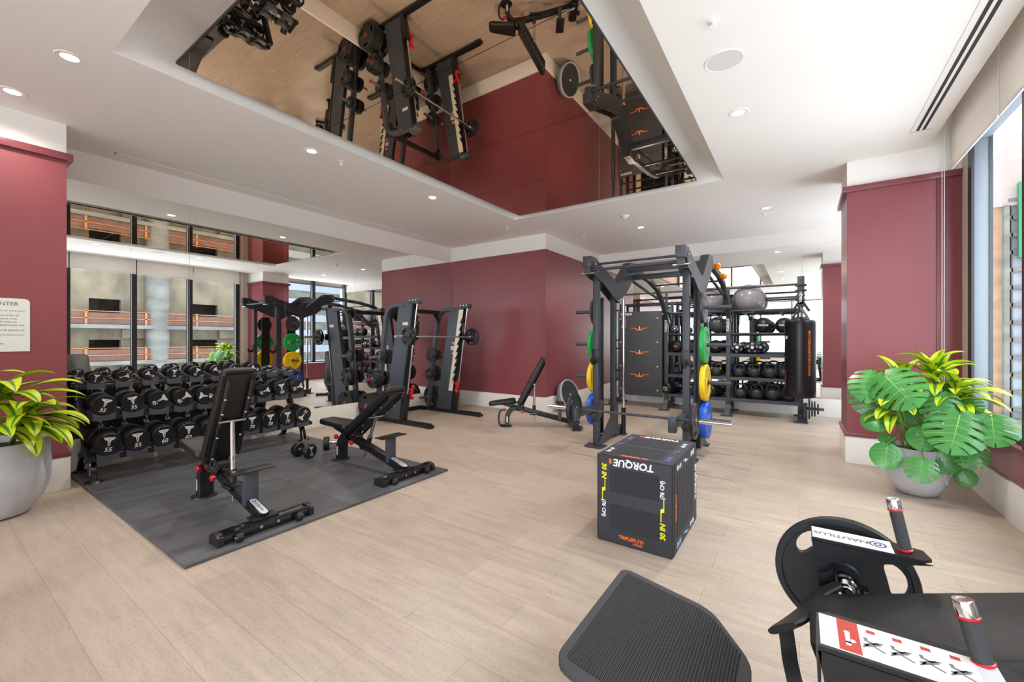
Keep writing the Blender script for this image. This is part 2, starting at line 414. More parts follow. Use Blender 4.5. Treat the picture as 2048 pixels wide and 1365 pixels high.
# window wall on the right
g = G(); g.mi = 0; g.bb(WX, 1.75, -6.3, 9.66, 0, .585); g.mi = 1; g.bb(1.50, 1.75, -6.3, 9.66, 3.42, 3.95)
g.bb(1.388, 1.47, 5.97, 6.219, .606, 3.86); g.bb(1.431, 1.5, 6.219, 7.1, .606, 3.86)
struct('wall_right', g, ['red', 'beige'], smooth=False)
struct('trim_right', G().bb(WX - .02, 1.75, -6.3, 6.2, .585, .605, .004), 'redtrim')
struct('baseboard_right', G().bb(WX - .022, WX + .01, -6.3, 6.2, 0, BT, .004), 'base')
ys = [5.91 - 1.22 * k for k in range(10)] + [-6.25]
ys = [9.66, 8.38, 7.13] + ys
for i, (y1, y0) in enumerate(zip(ys, ys[1:])):
    if y1 > 7 and y0 < 6: continue
    g = G(); g.mi = 0; g.bb(1.392, 1.50, y1 - .045, y1 + .045, .606, 3.6, .002); g.bb(1.43, 1.50, y0 + .046, y1 - .046, .606, .65); g.bb(1.43, 1.50, y0 + .046, y1 - .046, 3.36, 3.42)
    g.mi = 1; g.bb(1.372, 1.393, y1 - .052, y1 + .052, .606, 3.6); g.bb(1.49, 1.515, y0 + .045, y0 + .055, .606, 3.4); g.bb(1.49, 1.515, y1 - .055, y1 - .045, .606, 3.4)
    wn = struct('window_%d' % (i + 1), g, ['frame', 'framedk'])
    obj('pane', G().bb(1.485, 1.492, y0 + .05, y1 - .05, .64, 3.38), 'glass', wn, smooth=False)
# wall behind the camera, mostly window
g = G(); g.bb(-5.8, 1.75, -6.3, -6.15, 0, .5); g.bb(-5.8, 1.75, -6.3, -6.15, 3.4, 3.95); g.bb(1.0, 1.75, -6.3, -6.15, .5, 3.4)
struct('wall_front', g, 'white', smooth=False)
for i in range(5):
    x0 = -5.78 + 1.356 * i; x1 = x0 + 1.356
    g = G(); g.bb(x0, x0 + .08, -6.28, -6.1, .5, 3.4); g.bb(x0, x1, -6.26, -6.16, .5, .56); g.bb(x0, x1, -6.26, -6.16, 3.34, 3.4)
    wn = struct('window_%d' % (21 + i), g, 'frame')
    obj('pane', G().bb(x0 + .08, x1, -6.22, -6.21, .55, 3.35), 'glass', wn, smooth=False)

# ------------------------------------------------------------------ wall mirrors
L = (MX, 4, 0)
t = thing('wall_mirror', 'long frameless wall mirror in panes behind the dumbbell rack', 'mirror', L)
for a, b in ((.91, 2.111), (2.111, 3.327), (3.327, 4.549), (4.549, 5.768), (5.768, 7.04)):
    obj('mirror_pane', G().bb(MX + .0005, MX + .006, a + .0015, b - .0015, BT + .002, 3.155), 'mirror', t, smooth=False)
t = thing('wall_mirror', 'frameless mirror in panes behind the kettlebell shelves on the back wall', 'mirror', (-1.3, 9.66, 0))
for a, b in ((-4.03, -2.715), (-2.715, -1.337), (-1.337, .041), (.041, 1.37)):
    obj('mirror_pane', G().bb(a + .002, b - .002, 9.652, 9.6595, .335, 3.215), 'mirror', t, smooth=False)

# ------------------------------------------------------------------ ceiling feature: floating dark mirror panel
t = thing('ceiling_mirror_panel', 'large bronze mirror panel floating in the ceiling recess', 'mirror', (-2.46, 3.5, H))
obj('mount_box', G().bb(-3.68, -1.25, 1.32, 5.67, 3.5, 3.80), 'ceil', t, smooth=False)
obj('edge_frame', G().bb(-3.835, -1.095, 1.163, 5.823, 3.487, 3.505), 'framedk', t, smooth=False)
sy = [1.166, 2.35, 3.52, 4.66, 5.82]
for a, b in zip(sy, sy[1:]):
    obj('mirror_sheet', G().bb(-3.832, -1.098, a + .003, b - .003, 3.481, 3.487), 'bronze', t, smooth=False)

# ------------------------------------------------------------------ ceiling fittings
def downlight(x, y, label, power=80):
    t = thing('downlight', label, 'ceiling light', (x, y, H), 'recessed ceiling downlights')
    obj('trim_ring', G().lathe([(.052, .0), (.05, -.004), (.078, -.006), (.082, -.002), (.082, .0)], (x, y, H), n=32), 'metalwhite', t)
    obj('lens', G().lathe([(0, -.0015), (.052, -.0015), (.052, 0)], (x, y, H), n=32), 'lamp', t)
    l = bpy.data.lights.new('downlight_beam', 'SPOT'); l.energy = power; l.spot_size = math.radians(150); l.spot_blend = .8; l.shadow_soft_size = .06; l.color = (1, .95, .88)
    o = bpy.data.objects.new('downlight_beam', l); C.objects.link(o); o.parent = t; o.location = (0, 0, -.03)
for x, y, lb in [(-5.38, .53, 'round recessed downlight above the left oxblood wall and leafy planter'),
                 (-4.385, 2.54, 'recessed downlight near the sprinkler left of the mirrored ceiling panel'),
                 (-4.38, 4.36, 'recessed downlight left of the far corner of the mirrored ceiling panel'),
                 (-.455, 4.295, 'recessed downlight between the round speaker and the right column'),
                 (-.43, 7.65, 'recessed downlight above the punching bag end of the storage rack'),
                 (-2.4, 7.68, 'recessed downlight beside the smoke detector above the squat rack')]:
    downlight(x, y, lb, 32 if y < 1 else 110)
for i, (x, y) in enumerate([(-4.38, .7), (-.46, 2.4), (-.46, .5), (-4.4, -1.2), (-.45, -1.4), (-2.4, -1.2), (-4.4, -3.4), (-.45, -3.4), (-2.4, -3.4)]):
    downlight(x, y, ['recessed downlight over the dumbbell mat, above the top edge of the photo', 'recessed downlight right of the ceiling recess before the round speaker', 'recessed downlight over the photographer on the window side',
                     'recessed downlight behind the camera, left row, first', 'recessed downlight behind the camera, window row, first', 'recessed downlight behind the camera, middle row, first',
                     'recessed downlight behind the camera, left row, second', 'recessed downlight behind the camera, window row, second', 'recessed downlight behind the camera, middle row, second'][i], [30, 3, 3, 20, 3, 3, 20, 3, 3][i])
def sprinkler(x, y, label):
    t = thing('sprinkler_head', label, 'sprinkler', (x, y, H), 'white ceiling sprinkler heads')
    obj('escutcheon', G().lathe([(.0, -.006), (.03, -.006), (.04, -.001), (.04, 0)], (x, y, H), n=24), 'metalwhite', t)
    g = G(); g.cyl((x, y, H), (x, y, H - .035), .008, n=10); g.tube([(x - .012, y, H - .02), (x - .016, y, H - .04), (x, y, H - .055)], .003, 6); g.tube([(x + .012, y, H - .02), (x + .016, y, H - .04), (x, y, H - .055)], .003, 6)
    obj('frame', g, 'metalwhite', t)
    obj('deflector', G().cyl((x, y, H - .055), (x, y, H - .058), .02, n=16), 'metalwhite', t)
sprinkler(-.458, 2.97, 'ceiling sprinkler beside the round speaker, nearest the camera')
sprinkler(-4.36, 2.88, 'ceiling sprinkler between two downlights left of the mirrored panel')
sprinkler(-4.395, 6.27, 'ceiling sprinkler off the far left corner of the recess')
sprinkler(-3.51, 7.64, 'ceiling sprinkler in front of the oxblood return wall')
sprinkler(-.47, 7.97, 'ceiling sprinkler under the downlight nearest the punching bag')
t = thing('ceiling_speaker', 'round white ceiling speaker grille right of the ceiling recess', 'speaker', (-.46, 3.435, H))
obj('bezel', G().lathe([(.118, 0), (.118, -.004), (.128, -.006), (.132, 0)], (-.46, 3.435, H), n=48), 'metalwhite', t)
obj('grille', G().lathe([(0, -.003), (.118, -.003), (.118, 0)], (-.46, 3.435, H), n=48), 'grille', t)
t = thing('smoke_detector', 'white domed smoke detector on the ceiling above the squat rack', 'smoke detector', (-2.39, 6.82, H))
obj('base', G().lathe([(0, -.012), (.065, -.012), (.07, 0)], (-2.39, 6.82, H), n=28), 'metalwhite', t)
obj('dome', G().lathe([(0, -.05), (.02, -.05), (.022, -.035), (.045, -.03), (.058, -.012), (0, -.012)], (-2.39, 6.82, H), n=28), 'metalwhite', t)
def diffuser(x0, x1, y0, y1, slots, label, gap, mt='slot'):
    t = thing('linear_diffuser', label, 'air vent', ((x0 + x1) / 2, (y0 + y1) / 2, H))
    g = G(); xs = [x0]
    for a, b in slots: xs += [a, b]
    xs.append(x1)
    for k in range(0, len(xs), 2): g.bb(xs[k], xs[k + 1], y0, y1, H - .004, H)
    g.bb(x0, x1, y0, y0 + .01, H - .004, H); g.bb(x0, x1, y1 - .01, y1, H - .004, H)
    obj('frame', g, 'metalwhite', t, smooth=False)
    for a, b in slots: obj('slot', G().bb(a, b, y0 + .01, y1 - .01, H - .001, H - .0002), mt, t, smooth=False)
diffuser(.905, 1.06, -3.2, 5.68, [(.945, .97), (.99, 1.015)], 'long two slot air diffuser in the ceiling along the windows', .02)
diffuser(-6.245, -6.19, 1.34, 6.22, [(-6.226, -6.221), (-6.212, -6.207)], 'thin white linear air diffuser in the ceiling along the mirror wall', .005, 'ceil')

# ------------------------------------------------------------------ roller blinds
ye = [5.92, 4.72, 3.48, 2.26, 1.04, -.18, -1.4, -2.62, -3.84, -5.06, -6.1]
nm = ['nearest the right column, beside the ceiling cords', 'above the monstera, second from the right column', 'third from the right column', 'fourth from the right column', 'fifth from the right column', 'sixth from the right column', 'seventh from the right column', 'eighth from the right column', 'ninth from the right column', 'last one behind the camera']
for i, (a, b) in enumerate(zip(ye, ye[1:])):
    t = thing('roller_blind', 'white roller blind ' + nm[i], 'blind', (1.25, (a + b) / 2, 3.14), 'white roller blinds along the windows')
    obj('fabric', G().bb(1.249, 1.252, b + .012, a - .012, 3.14, 3.78), 'blind', t, smooth=False)
    obj('hem_bar', G().bb(1.244, 1.257, b + .012, a - .012, 3.122, 3.148, .003), 'metalwhite', t)
    obj('roller', G().cyl((1.275, b + .012, 3.79), (1.275, a - .012, 3.79), .03), 'blind', t)
    if i == 0:
        for dy in (0, .06):
            obj('cord', G().cyl((1.19 + dy * .3, 5.96, 3.85), (1.19 + dy * .3, 5.96 + dy * .2, .75), .0022, n=6), 'metalwhite', t)

# ------------------------------------------------------------------ sign on the left wall
SX = -5.785
t = thing('rules_sign', 'white fitness center rules sign on the left oxblood wall', 'sign', (SX, .4, 1.33))
yR, yL, z0, z1 = .672, -.02, 1.322, 1.795
pts = [(SX + .006, yR, z0), (SX + .006, yL, z0), (SX + .006, yL, z1)] + [(SX + .006, yR - .035 + .035 * math.cos(a), z1 - .035 + .035 * math.sin(a)) for a in [PI/2 - k * PI/12 for k in range(7)]]
obj('board', G().prism(pts, (-.006, 0, 0)), 'sign', t, smooth=False)
g = G()
def sline(s, y, z, size, bold=0):
    vf = text_vf(s, size, 0, .0006, bold); w = max(p[0] for p in vf[0])
    g.merge(vf, frm((SX + .0066, y - w, z), (0, 1, 0), (0, 0, 1), (1, 0, 0)))
sline('FITNESS CENTER', .605, 1.745, .045, .004)
for i, s in enumerate(['USE OF THIS FITNESS SERVICE IS AT YOUR OWN', 'RISK AND RESPONSIBILITY', 'RETURN WEIGHTS TO RACK AFTER USE', 'WIPE DOWN BENCHES, PLACE YOUR', 'TOWELS. CLEAN EQUIPMENT AFTER USE',
                       'PLEASE WEAR YOUR HEADPHONES, AND', 'REMOVE ITEMS FROM ROOM AFTER SESSIONS OR', 'CLASSES', 'NO GLASS. KEEP ITEMS IN PLACE AND DO NOT', 'OBSTRUCT THE EXITS', 'HOURS 24 HOURS AT PLEASURE']):
    sline(s, [.64, .50, .607, .595, .595, .64, .64, .45, .64, .5, .52][i], [1.683, 1.673, 1.642, 1.612, 1.583, 1.555, 1.51, 1.497, 1.468, 1.455, 1.39][i], .0165, .002)
obj('lettering', g, 'ink', t, smooth=False)

# ================================================================== OUTSIDE
def noisy(name, cols, sx, sy, rough=.85):
    m = mat(name, cols[0], rough); n = m.node_tree; p = n.nodes['Principled BSDF']; tc = n.nodes['Texture Coordinate']
    mp = n.nodes.new('ShaderNodeMapping'); mp.inputs['Scale'].default_value = (sx, sx, sy); n.links.new(tc.outputs['Object'], mp.inputs[0])
    no = n.nodes.new('ShaderNodeTexNoise'); no.inputs['Scale'].default_value = 1; no.inputs['Detail'].default_value = 7; n.links.new(mp.outputs[0], no.inputs['Vector'])
    cr = n.nodes.new('ShaderNodeValToRGB'); e = cr.color_ramp.elements; e[0].position = .35; e[1].position = .68
    e[0].color = lin(cols[0]); e[1].color = lin(cols[1]); n.links.new(no.outputs[0], cr.inputs[0]); n.links.new(cr.outputs[0], p.inputs['Base Color']); return m
M['raw'] = noisy('raw_concrete', ('#4D4539', '#6B6150'), .9, .5)
M['rawlight'] = noisy('light_concrete', ('#4A4946', '#605F5B'), .6, 1.5)
M['netting'] = noisy('debris_netting', ('#4A2F27', '#553C34'), 1.5, 3)
M['rail'] = mat('orange_scaffold_tube', '#7E4A16', .5)
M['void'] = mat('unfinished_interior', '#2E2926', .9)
t = thing('construction_building', 'raw concrete building under construction with orange guard rails, across the street', 'building', (25, 5, -8))
F0 = 25.0; fl = [2.4 - 2.45 * 3, 2.4 - 2.45 * 2, -.05, 2.4, 8.2, 11.0, 13.8]
ops = [(7.15, 8.75), (12.8, 14.67), (1.2, 3.0), (-4.5, -2.6), (-10, -8), (-16, -14), (-22, -20), (17, 18.3)]
g = G()
for z in fl:
    g.bb(F0 + 1.2, F0 + 1.6, -30, 19.5, z + (1.8 if z > 2 else 1.45), z + (5.8 if z == 2.4 else 2.6))
    ed = sorted(ops); y = -30
    for a, b in ed:
        g.bb(F0 + 1.2, F0 + 1.6, y, a, z, z + (1.8 if z > 2 else 1.45)); y = b
    g.bb(F0 + 1.2, F0 + 1.6, y, 19.5, z, z + (1.8 if z > 2 else 1.45))
    g.bb(F0 + .9, F0 + 1.3, 8.75, 10.0, z - .9, z - .25); g.bb(F0 + .9, F0 + 1.3, 14.7, 17, z - .9, z - .25)
obj('wall', g, 'raw', t, smooth=False)
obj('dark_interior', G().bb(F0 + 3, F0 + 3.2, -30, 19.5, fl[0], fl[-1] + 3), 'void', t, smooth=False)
for z in fl: obj('floor_slab', G().bb(F0 - .1, F0 + 3, -30, 19.5, z - .24, z + .02), 'rawlight', t, smooth=False)
for y in (10.6, -2, -14): obj('pier', G().cyl((F0 + .5, y, -8), (F0 + .5, y, 17), .68, n=28), 'rawlight', t)
for z in fl:
    g = G()
    for hh in (.45, .92): g.bb(F0, F0 + .05, -30, 19.5, z + hh - .05, z + hh + .0)
    for k in range(17): g.bb(F0, F0 + .06, -29.5 + k * 3.02, -29.38 + k * 3.02, z, z + .98)
    rl = obj('guard_rail', g, 'rail', t, smooth=False)
    obj('netting', G().bb(F0 + .07, F0 + .09, -30, 19.5, z + .05, z + .80), 'netting', t, smooth=False)
t = thing('office_building', 'pale office block with horizontal window bands beyond the building site', 'building', (50, 38, -8))
g = G(); g.bb(46, 60, 21, 70, -8, 20)
obj('wall', g, 'rawlight', t, smooth=False)
for k in range(12): obj('window_band', G().bb(45.9, 46.05, 21.5, 69, -7 + k * 2.2, -6 + k * 2.2), 'frame', t, smooth=False)
M['brick'] = noisy('orange_brick', ('#6E523A', '#84664F'), 1.2, 1.2)
t = thing('brick_tower', 'tower with orange brick, white pier and window grid seen through the right window', 'building', (20, 50, -20))
obj('brick_wall', G().bb(9, 12.08, 45, 60, -20, 11), 'brick', t, smooth=False)
obj('white_pier', G().bb(12.08, 12.34, 44.6, 60, -20, 11), 'rawlight', t, smooth=False)
obj('dark_wall', G().bb(12.34, 40, 45.2, 60, -20, 11), 'frame', t, smooth=False)
g = G()
for k in range(26): g.bb(12.34, 40, 44.9, 45.3, -20 + k * 1.25, -19.72 + k * 1.25)
for k in range(40): g.bb(12.5 + k * .62, 12.58 + k * .62, 44.9, 45.3, -20, 11)
obj('window_grid', g, 'rawlight', t, smooth=False)
M['netgreen'] = mat('green_site_netting', '#14603A', .7)
obj('green_netting', G().bb(12.75, 22, 44.5, 44.8, 7.2, 12.5), 'netgreen', t, smooth=False)
obj('podium', G().bb(9, 40, 44, 45, -20, -4.2), 'rawlight', t, smooth=False)
M['mauve'] = mat('mauve_upper_wall', '#7C716C', .8)
obj('upper_wall', G().bb(9, 40, 44.9, 60, 11, 40), 'mauve', t, smooth=False)

# ================================================================== EQUIPMENT
ZV, XV, YV = (0, 0, 1), (1, 0, 0), (0, 1, 0)
def bolt(g, p, ax, r=.012, h=.008): g.lathe([(0, h), (r * .7, h), (r, h * .4), (r, 0), (0, 0)], p, ax, n=10)

# ---------------- floor mat of rubber tiles
t = thing('rubber_mat', 'black rubber tile mat under the dumbbell rack and two benches', 'mat', (-4.7, 2.17, 0))
for x0, x1 in ((-6.38, -5.30), (-5.30, -4.22), (-4.22, -3.145)):
    for y0, y1 in ((1.0, 2.18), (2.18, 3.365)):
        obj('tile', G().bb(x0 + .0008, x1 - .0008, y0 + .0008, y1 - .0008, .0005, .02, .002), 'matting', t)
MZ = .02

# ---------------- dumbbells
def logo(g, s):   # funnel-shaped T made of three stripes, in the XY plane, facing +Z
    def poly(p): g.prism([(x * s, y * s, 0) for x, y in p], (0, 0, .0012))
    poly([(-1, 1), (-.93, .78), (.93, .78), (1, 1)])
    poly([(-.9, .7), (-.62, .42), (-.40, .42), (-.28, .15), (-.1, -.95), (-.02, -.95), (-.12, .42), (-.12, .7)])
    poly([(-.05, .7), (-.05, .3), (0, -.2), (.05, .3), (.05, .7)])
    poly([(.9, .7), (.62, .42), (.40, .42), (.28, .15), (.1, -.95), (.02, -.95), (.12, .42), (.12, .7)])
_db = {}
def dumbbell(R, hl, hw, num, face, ang, label, group, tilt=5, yaw=0):
    """R radius, hl handle length, hw head width; face = centre of the front face, ang = roll of the print"""
    key = (R, hl, hw)
    if key not in _db:
        a = hl / 2
        g = G(); g.lathe([(0, a), (R * .9, a), (R, a + .01), (R, a + hw - .012), (R * .93, a + hw - .002), (R * .86, a + hw - .003), (R * .84, a + hw - .006), (0, a + hw - .006)], ax=XV, n=36)
        h1 = obj('head', g, 'rubface')
        g = G(); g.lathe([(0, -a), (R * .9, -a), (R, -a - .01), (R, -a - hw + .012), (R * .93, -a - hw + .002), (R * .86, -a - hw + .003), (R * .84, -a - hw + .006), (0, -a - hw + .006)], ax=XV, n=36)
        h2 = obj('head', g, 'rubface')
        g = G(); g.lathe([(.024, -a), (.018, -a + .02), (.0165, -a + .03), (.0185, 0), (.0165, a - .03), (.018, a - .02), (.024, a)], ax=XV, n=20)
        h3 = obj('handle', g, 'chrome')
        _db[key] = [x.data for x in (h1, h2, h3)]
        for x in (h1, h2, h3): bpy.data.objects.remove(x)
    mk = ('m', R, hl, hw, num)
    if mk not in _db:
        g = G(); zf = hl / 2 + hw - .0062
        for sgn in (1,):
            g.X = frm((sgn * zf, 0, 0), (0, sgn, 0), (0, 0, 1), (sgn, 0, 0)); X0 = g.X
            g.X = X0 @ Matrix.Translation((0, R * .22, 0)); logo(g, R * .42)
            g.X = X0; g.merge(text_vf(num, R * .54, .15, .001, .012), Matrix.Translation((0, -R * .5, .0006)))
            g.X = Matrix.Identity(4)
        m = obj('marking', g, 'mark', smooth=False); _db[mk] = m.data; bpy.data.objects.remove(m)
    t = thing('dumbbell', label, 'dumbbell', (0, 0, 0), group, world=False)
    for n, me in zip(('head', 'head', 'handle', 'marking', 'marking'), _db[key] + [_db[mk], _db[mk]]):
        o = bpy.data.objects.new(n, me); C.objects.link(o); o.parent = t
    o.rotation_euler = (0, 0, PI)
    Rm = Euler((0, math.radians(tilt), math.radians(yaw))).to_matrix() @ Matrix.Rotation(math.radians(ang), 3, 'X')
    t.rotation_euler = Rm.to_euler()
    t.location = V(face) - Rm @ V((hl / 2 + hw, 0, 0))
    return t
slotY = [1.165 + .2185 * i for i in range(10)]
ordn = ['first', 'second', 'third', 'fourth', 'fifth', 'sixth', 'seventh', 'eighth', 'ninth', 'last']
tiers = {
 'bottom': (-5.60, .395, .1075, .138, .106, ['55', '55', '60', '60', '65', '65', '70', '70', '75', '75'], [-6, 3, 5, -4, 0, 6, 0, 0, 2, 140]),
 'middle': (-5.75, .765, .099, .134, .084, ['35', '35', '45', '45', '40', '40', '30', '30', '50', '50'], [-18, 8, -62, -52, 80, 10, 100, -70, 8, -70]),
 'top': (-5.97, 1.035, .062, .12, .06, ['5', '5', '10', '10', '15', '15', '20', '20'], [-14, -78, 48, -6, -30, 50, 70, 60])}
dR = [.116, .112, .102]
for tn, (fx, fz, R, hl, hw, nums, angs) in tiers.items():
    for i, nm_ in enumerate(nums):
        r = R; h = hw; z = fz
        if tn == 'top': r = .056 + .0022 * i; h = .05 + .0035 * i; z = fz - .062 + r
        if tn == 'bottom': r = R
        if tn == 'middle': r = R - (.012 if nm_ == '30' else 0); z = fz - R + r
        dumbbell(round(r, 4), hl, round(h, 4), nm_, (fx, slotY[i] + (.0 if tn != 'top' else -.02), z), angs[i],
                 'black round dumbbell marked %s, %s from the left on the %s tier of the rack' % (nm_, ordn[i] if i < 9 else 'tenth', tn), 'dumbbells on the three tier rack')
dumbbell(.082, .12, .07, '25', (-4.77, 2.765, MZ + .082), 0, 'loose black dumbbell marked 25 lying on the mat between the benches', 'dumbbells on the floor', tilt=0, yaw=12)
dumbbell(.082, .12, .07, '25', (-4.86, 3.27, MZ + .082), 15, 'loose black dumbbell half hidden behind the front foot of the low incline bench', 'dumbbells on the floor', tilt=0, yaw=53)

# ---------------- dumbbell rack
t = thing('dumbbell_rack', 'black three tier dumbbell rack standing on the mat before the mirror', 'rack', (-5.95, 2.16, 0))
th = math.radians(5)
for y in (1.08, 3.2):
    g = G()
    g.tube([(-6.02, y, .34), (-5.9, y, .30), (-5.8, y, .22), (-5.75, y, .12), (-5.73, y, .03)], .03, rect=(.07, .05), smooth=5)
    obj('front_leg', g, 'gloss', t)
    obj('foot', G().lathe([(0, MZ + .018), (.06, MZ + .018), (.075, MZ), (0, MZ)], (-5.73, y, 0), n=20), 'black', t)
    g = G(); g.beam((-6.0, y, .30), (-6.28, y, 1.02), .07, .055); g.beam((-6.05, y, .36), (-6.3, y, .03), .05, .05)
    obj('upright', g, 'black', t)
    obj('foot', G().lathe([(0, MZ + .018), (.05, MZ + .018), (.06, MZ), (0, MZ)], (-6.3, y, 0), n=20), 'black', t)
for tn, (fx, fz, R, hl, hw, nums, angs) in tiers.items():
    L = hl + 2 * hw; cx = fx - L / 2; cz = fz + math.sin(th) * L / 2 - R
    for dx in (-L * .33, L * .33):
        x = cx + dx; z = cz - math.sin(th) * dx
        obj('rail', G().bb(x - .03, x + .03, 1.0, 3.27, z - .055, z - .012, .006), 'black', t)
    g = G(); 
    for y in (1.04, 3.23): g.beam((cx - L * .4, y, cz + .03), (cx + L * .4, y, cz - .035 + .0), .04, .05)
    obj('tier_bracket', g, 'black', t)
    for i in range(10):
        y = slotY[i] - (.02 if tn == 'top' else 0)
        g = G()
        for dx in (-L * .34, L * .34):
            x = cx + dx; z = cz - math.sin(th) * dx; wd = .085 if tn != 'top' else .07
            n = 10; up = []; 
            for k in range(n + 1):
                u = -1 + 2 * k / n; up.append((x + .04, y + u * wd, z - .004 + (.028 if tn != 'top' else .022) * u * u))
            lo = [(x + .04, y + wd, z - .045), (x + .04, y + wd * .6, z - .058), (x + .04, y - wd * .6, z - .058), (x + .04, y - wd, z - .045)]
            g.prism(up + lo, (-.08, 0, 0))
        g.beam((cx - L * .34, y, cz + math.sin(th) * L * .34 - .05), (cx + L * .34, y, cz - math.sin(th) * L * .34 - .05), .05, .008)
        if tn == 'top':
            for s in (-1, 1): g.tube([(cx - L * .38, y + s * .078, cz + .045), (cx + L * .45, y + s * .078, cz + .01)], .005, 6)
        obj('saddle', g, 'steel', t)
g = G(); g.bb(-5.75, -5.73, 1.052, 1.0545, .09, .16); obj('decal', g, 'label', t, smooth=False)

# ---------------- adjustable benches (local: x along the bench, foot at 0)
def pad_g(L, wd, th, taper=0.0, r=.045):
    """upholstered pad in local XY (x 0..L), top at z=th"""
    g = G(); n = 6; pts = []
    for cx, cy, a0 in ((L - r, wd / 2 - taper - r, 0), (r, wd / 2 - r, 90), (r, -wd / 2 + r, 180), (L - r, -wd / 2 + taper + r, 270)):
        for k in range(n + 1):
            a = math.radians(a0 + 90 * k / n); pts.append((cx + r * math.cos(a), cy + r * math.sin(a)))
    cxm = L / 2; lay = [(.0, .94), (.012, 1.0), (th - .018, 1.0), (th - .006, .97), (th, .90)]
    vs = []; m = len(pts)
    for z, s in lay:
        ins = (1 - s) * wd / 2
        for x, y in pts:
            dx = ins if x < cxm else -ins; dy = ins if y < 0 else -ins
            vs.append((x + dx, y + dy, z))
    fs = [list(range(m))[::-1]]
    for i in range(len(lay) - 1): fs += [(i * m + j, i * m + (j + 1) % m, (i + 1) * m + (j + 1) % m, (i + 1) * m + j) for j in range(m)]
    fs.append([(len(lay) - 1) * m + j for j in range(m)])
    g.add(vs, fs); return g
def bench(loc, rz, deg, low, seat, padL, label, strap=False, z0=0):
    t = thing('adjustable_bench', label, 'bench', (loc[0], loc[1], z0), 'black adjustable weight benches', world=False, rz=rz)
    g = G(); g.lathe([(0, .02), (.075, .02), (.095, .012), (.1, 0), (0, 0)], (-.02, 0, 0), n=28); g.X = Matrix.Identity(4)
    obj('foot_plate', g, 'black', t)
    g = G(); g.tube([(0, 0, .015), (0, 0, .13), (.02, 0, .22), (.08, 0, .29), (.17, 0, .31), (.25, 0, .30)], .05, rect=(.075, .12), smooth=5)
    obj('front_post', g, 'gloss', t)
    g = G(); g.beam((.15, 0, .31), (1.08, 0, .075), .07, .075); g.bb(1.0, 1.12, -.09, .09, .07, .085, .003)
    obj('frame_beam', g, 'black', t)
    g = G(); g.bb(1.04, 1.16, -.33, .33, .012, .07, .012)
    obj('rear_stabiliser', g, 'gloss', t)
    for s in (-1, 1):
        w_ = obj('transport_wheel', G().cyl((1.185, s * .19, .03), (1.185, s * .235, .03), .028, bv=.004, n=20), 'rubber', t)
        g = G(); g.cyl((1.185, s * .235, .03), (1.185, s * .242, .03), .012, n=12); g.cyl((1.165, s * .06, .045), (1.172, s * .06, .045), .011, n=12)
        obj('bolt', g, 'alu', t)
        g = G(); g.prism([(1.03, s * .3, .0), (1.17, s * .3, .0), (1.165, s * .3, .06), (1.13, s * .3, .078), (1.07, s * .3, .078), (1.035, s * .3, .06)], (0, s * .04, 0)); obj('end_cap', g, 'rubber', t)
    g = G(); g.beam((.86, 0, .12), (.86, 0, .385), .1, .055, bv=.008); obj('spotter_post', g, 'steel', t)
    g = G(); g.bb(.8, .93, -.16, .16, .384, .394, .003); obj('spotter_plate', g, 'black', t)
    # decal on the beam
    g = G(); d = V((.93, 0, -.235)).normalized(); g.X = frm(V((.995, 0, .108)) + V((0, 0, .028)), -d, (0, -1, 0), V((-d.z, 0, d.x)) * -1 if False else V((.245, 0, .97)))
    pts = [(-.09 + .025 * math.cos(a), .025 * math.sin(a)) for a in [PI/2 + k * PI/8 for k in range(9)]] + [(.09 + .025 * math.cos(a), .025 * math.sin(a)) for a in [-PI/2 + k * PI/8 for k in range(9)]]
    g.prism([(x, y, .001) for x, y in pts], (0, 0, .0012)); pl = obj('decal', g, 'label', t, smooth=False, raw=True)
    g2 = G(); g2.X = g.X; g2.mi = 0; g2.merge(text_vf('NAUTILUS', .026, .1, .0006, .03), Matrix.Translation((-.015, 0, .003))); g2.mi = 1; g2.lathe([(.008, .003), (.015, .003), (.015, .0034), (.008, .0034)], (.075, 0, 0), n=16)
    obj('lettering', g2, ['ink', 'navy'], t, smooth=False, raw=True)
    # seat
    sx0, sx1, sz, sd = seat
    R = Euler((0, -math.radians(sd), 0)).to_matrix().to_4x4()
    g = pad_g(sx1 - sx0, .27, .06, 0, .05); vs = [Matrix.Translation((sx1, 0, sz)) @ R @ Matrix.Translation((-(sx1 - sx0), 0, 0)) @ p for p in g.v]
    vs = [V((p.x, p.y * (.72 + .28 * min(1, (p.x - sx0) / (.6 * (sx1 - sx0)))), p.z)) for p in vs]; g.v = vs
    obj('seat', g, 'vinyl', t)
    g = G(); g.beam((sx0 + .1, 0, sz - .01), (sx1, 0, sz - .02), .07, .035); g.beam((sx0 + .2, 0, sz - .02), (.2, 0, .3), .05, .05); obj('seat_bracket', g, 'black', t)
    # back pad
    a = math.radians(deg); ca, sa = math.cos(a), math.sin(a)
    Xb = frm((low[0], 0, low[1]), (ca, 0, sa), (0, 1, 0), (-sa, 0, ca))
    g = pad_g(padL, .29, .065, .02, .05); g.v = [Xb @ p for p in g.v]; obj('backrest', g, 'vinyl', t)
    g = G(); g.X = Xb; g.bb(.02, padL - .03, -.125, .125, -.012, .0, .004); obj('back_board', g, 'rubber', t)
    g = G(); g.X = Xb
    for s in (-1, 1): g.tube([(-.02, s * .085, -.03), (padL * .9, s * .085, -.03), (padL * .93, s * .085, -.012)], .014, 8)
    obj('back_rail', g, 'gloss', t)
    g = G(); g.X = Xb
    for q in (.06, .3, .56, .72):
        for s in (-1, 1): g.ell((padL * q, s * .085, -.046), (.011, .011, .006), 10, 6)
    obj('bolt', g, 'chrome', t)
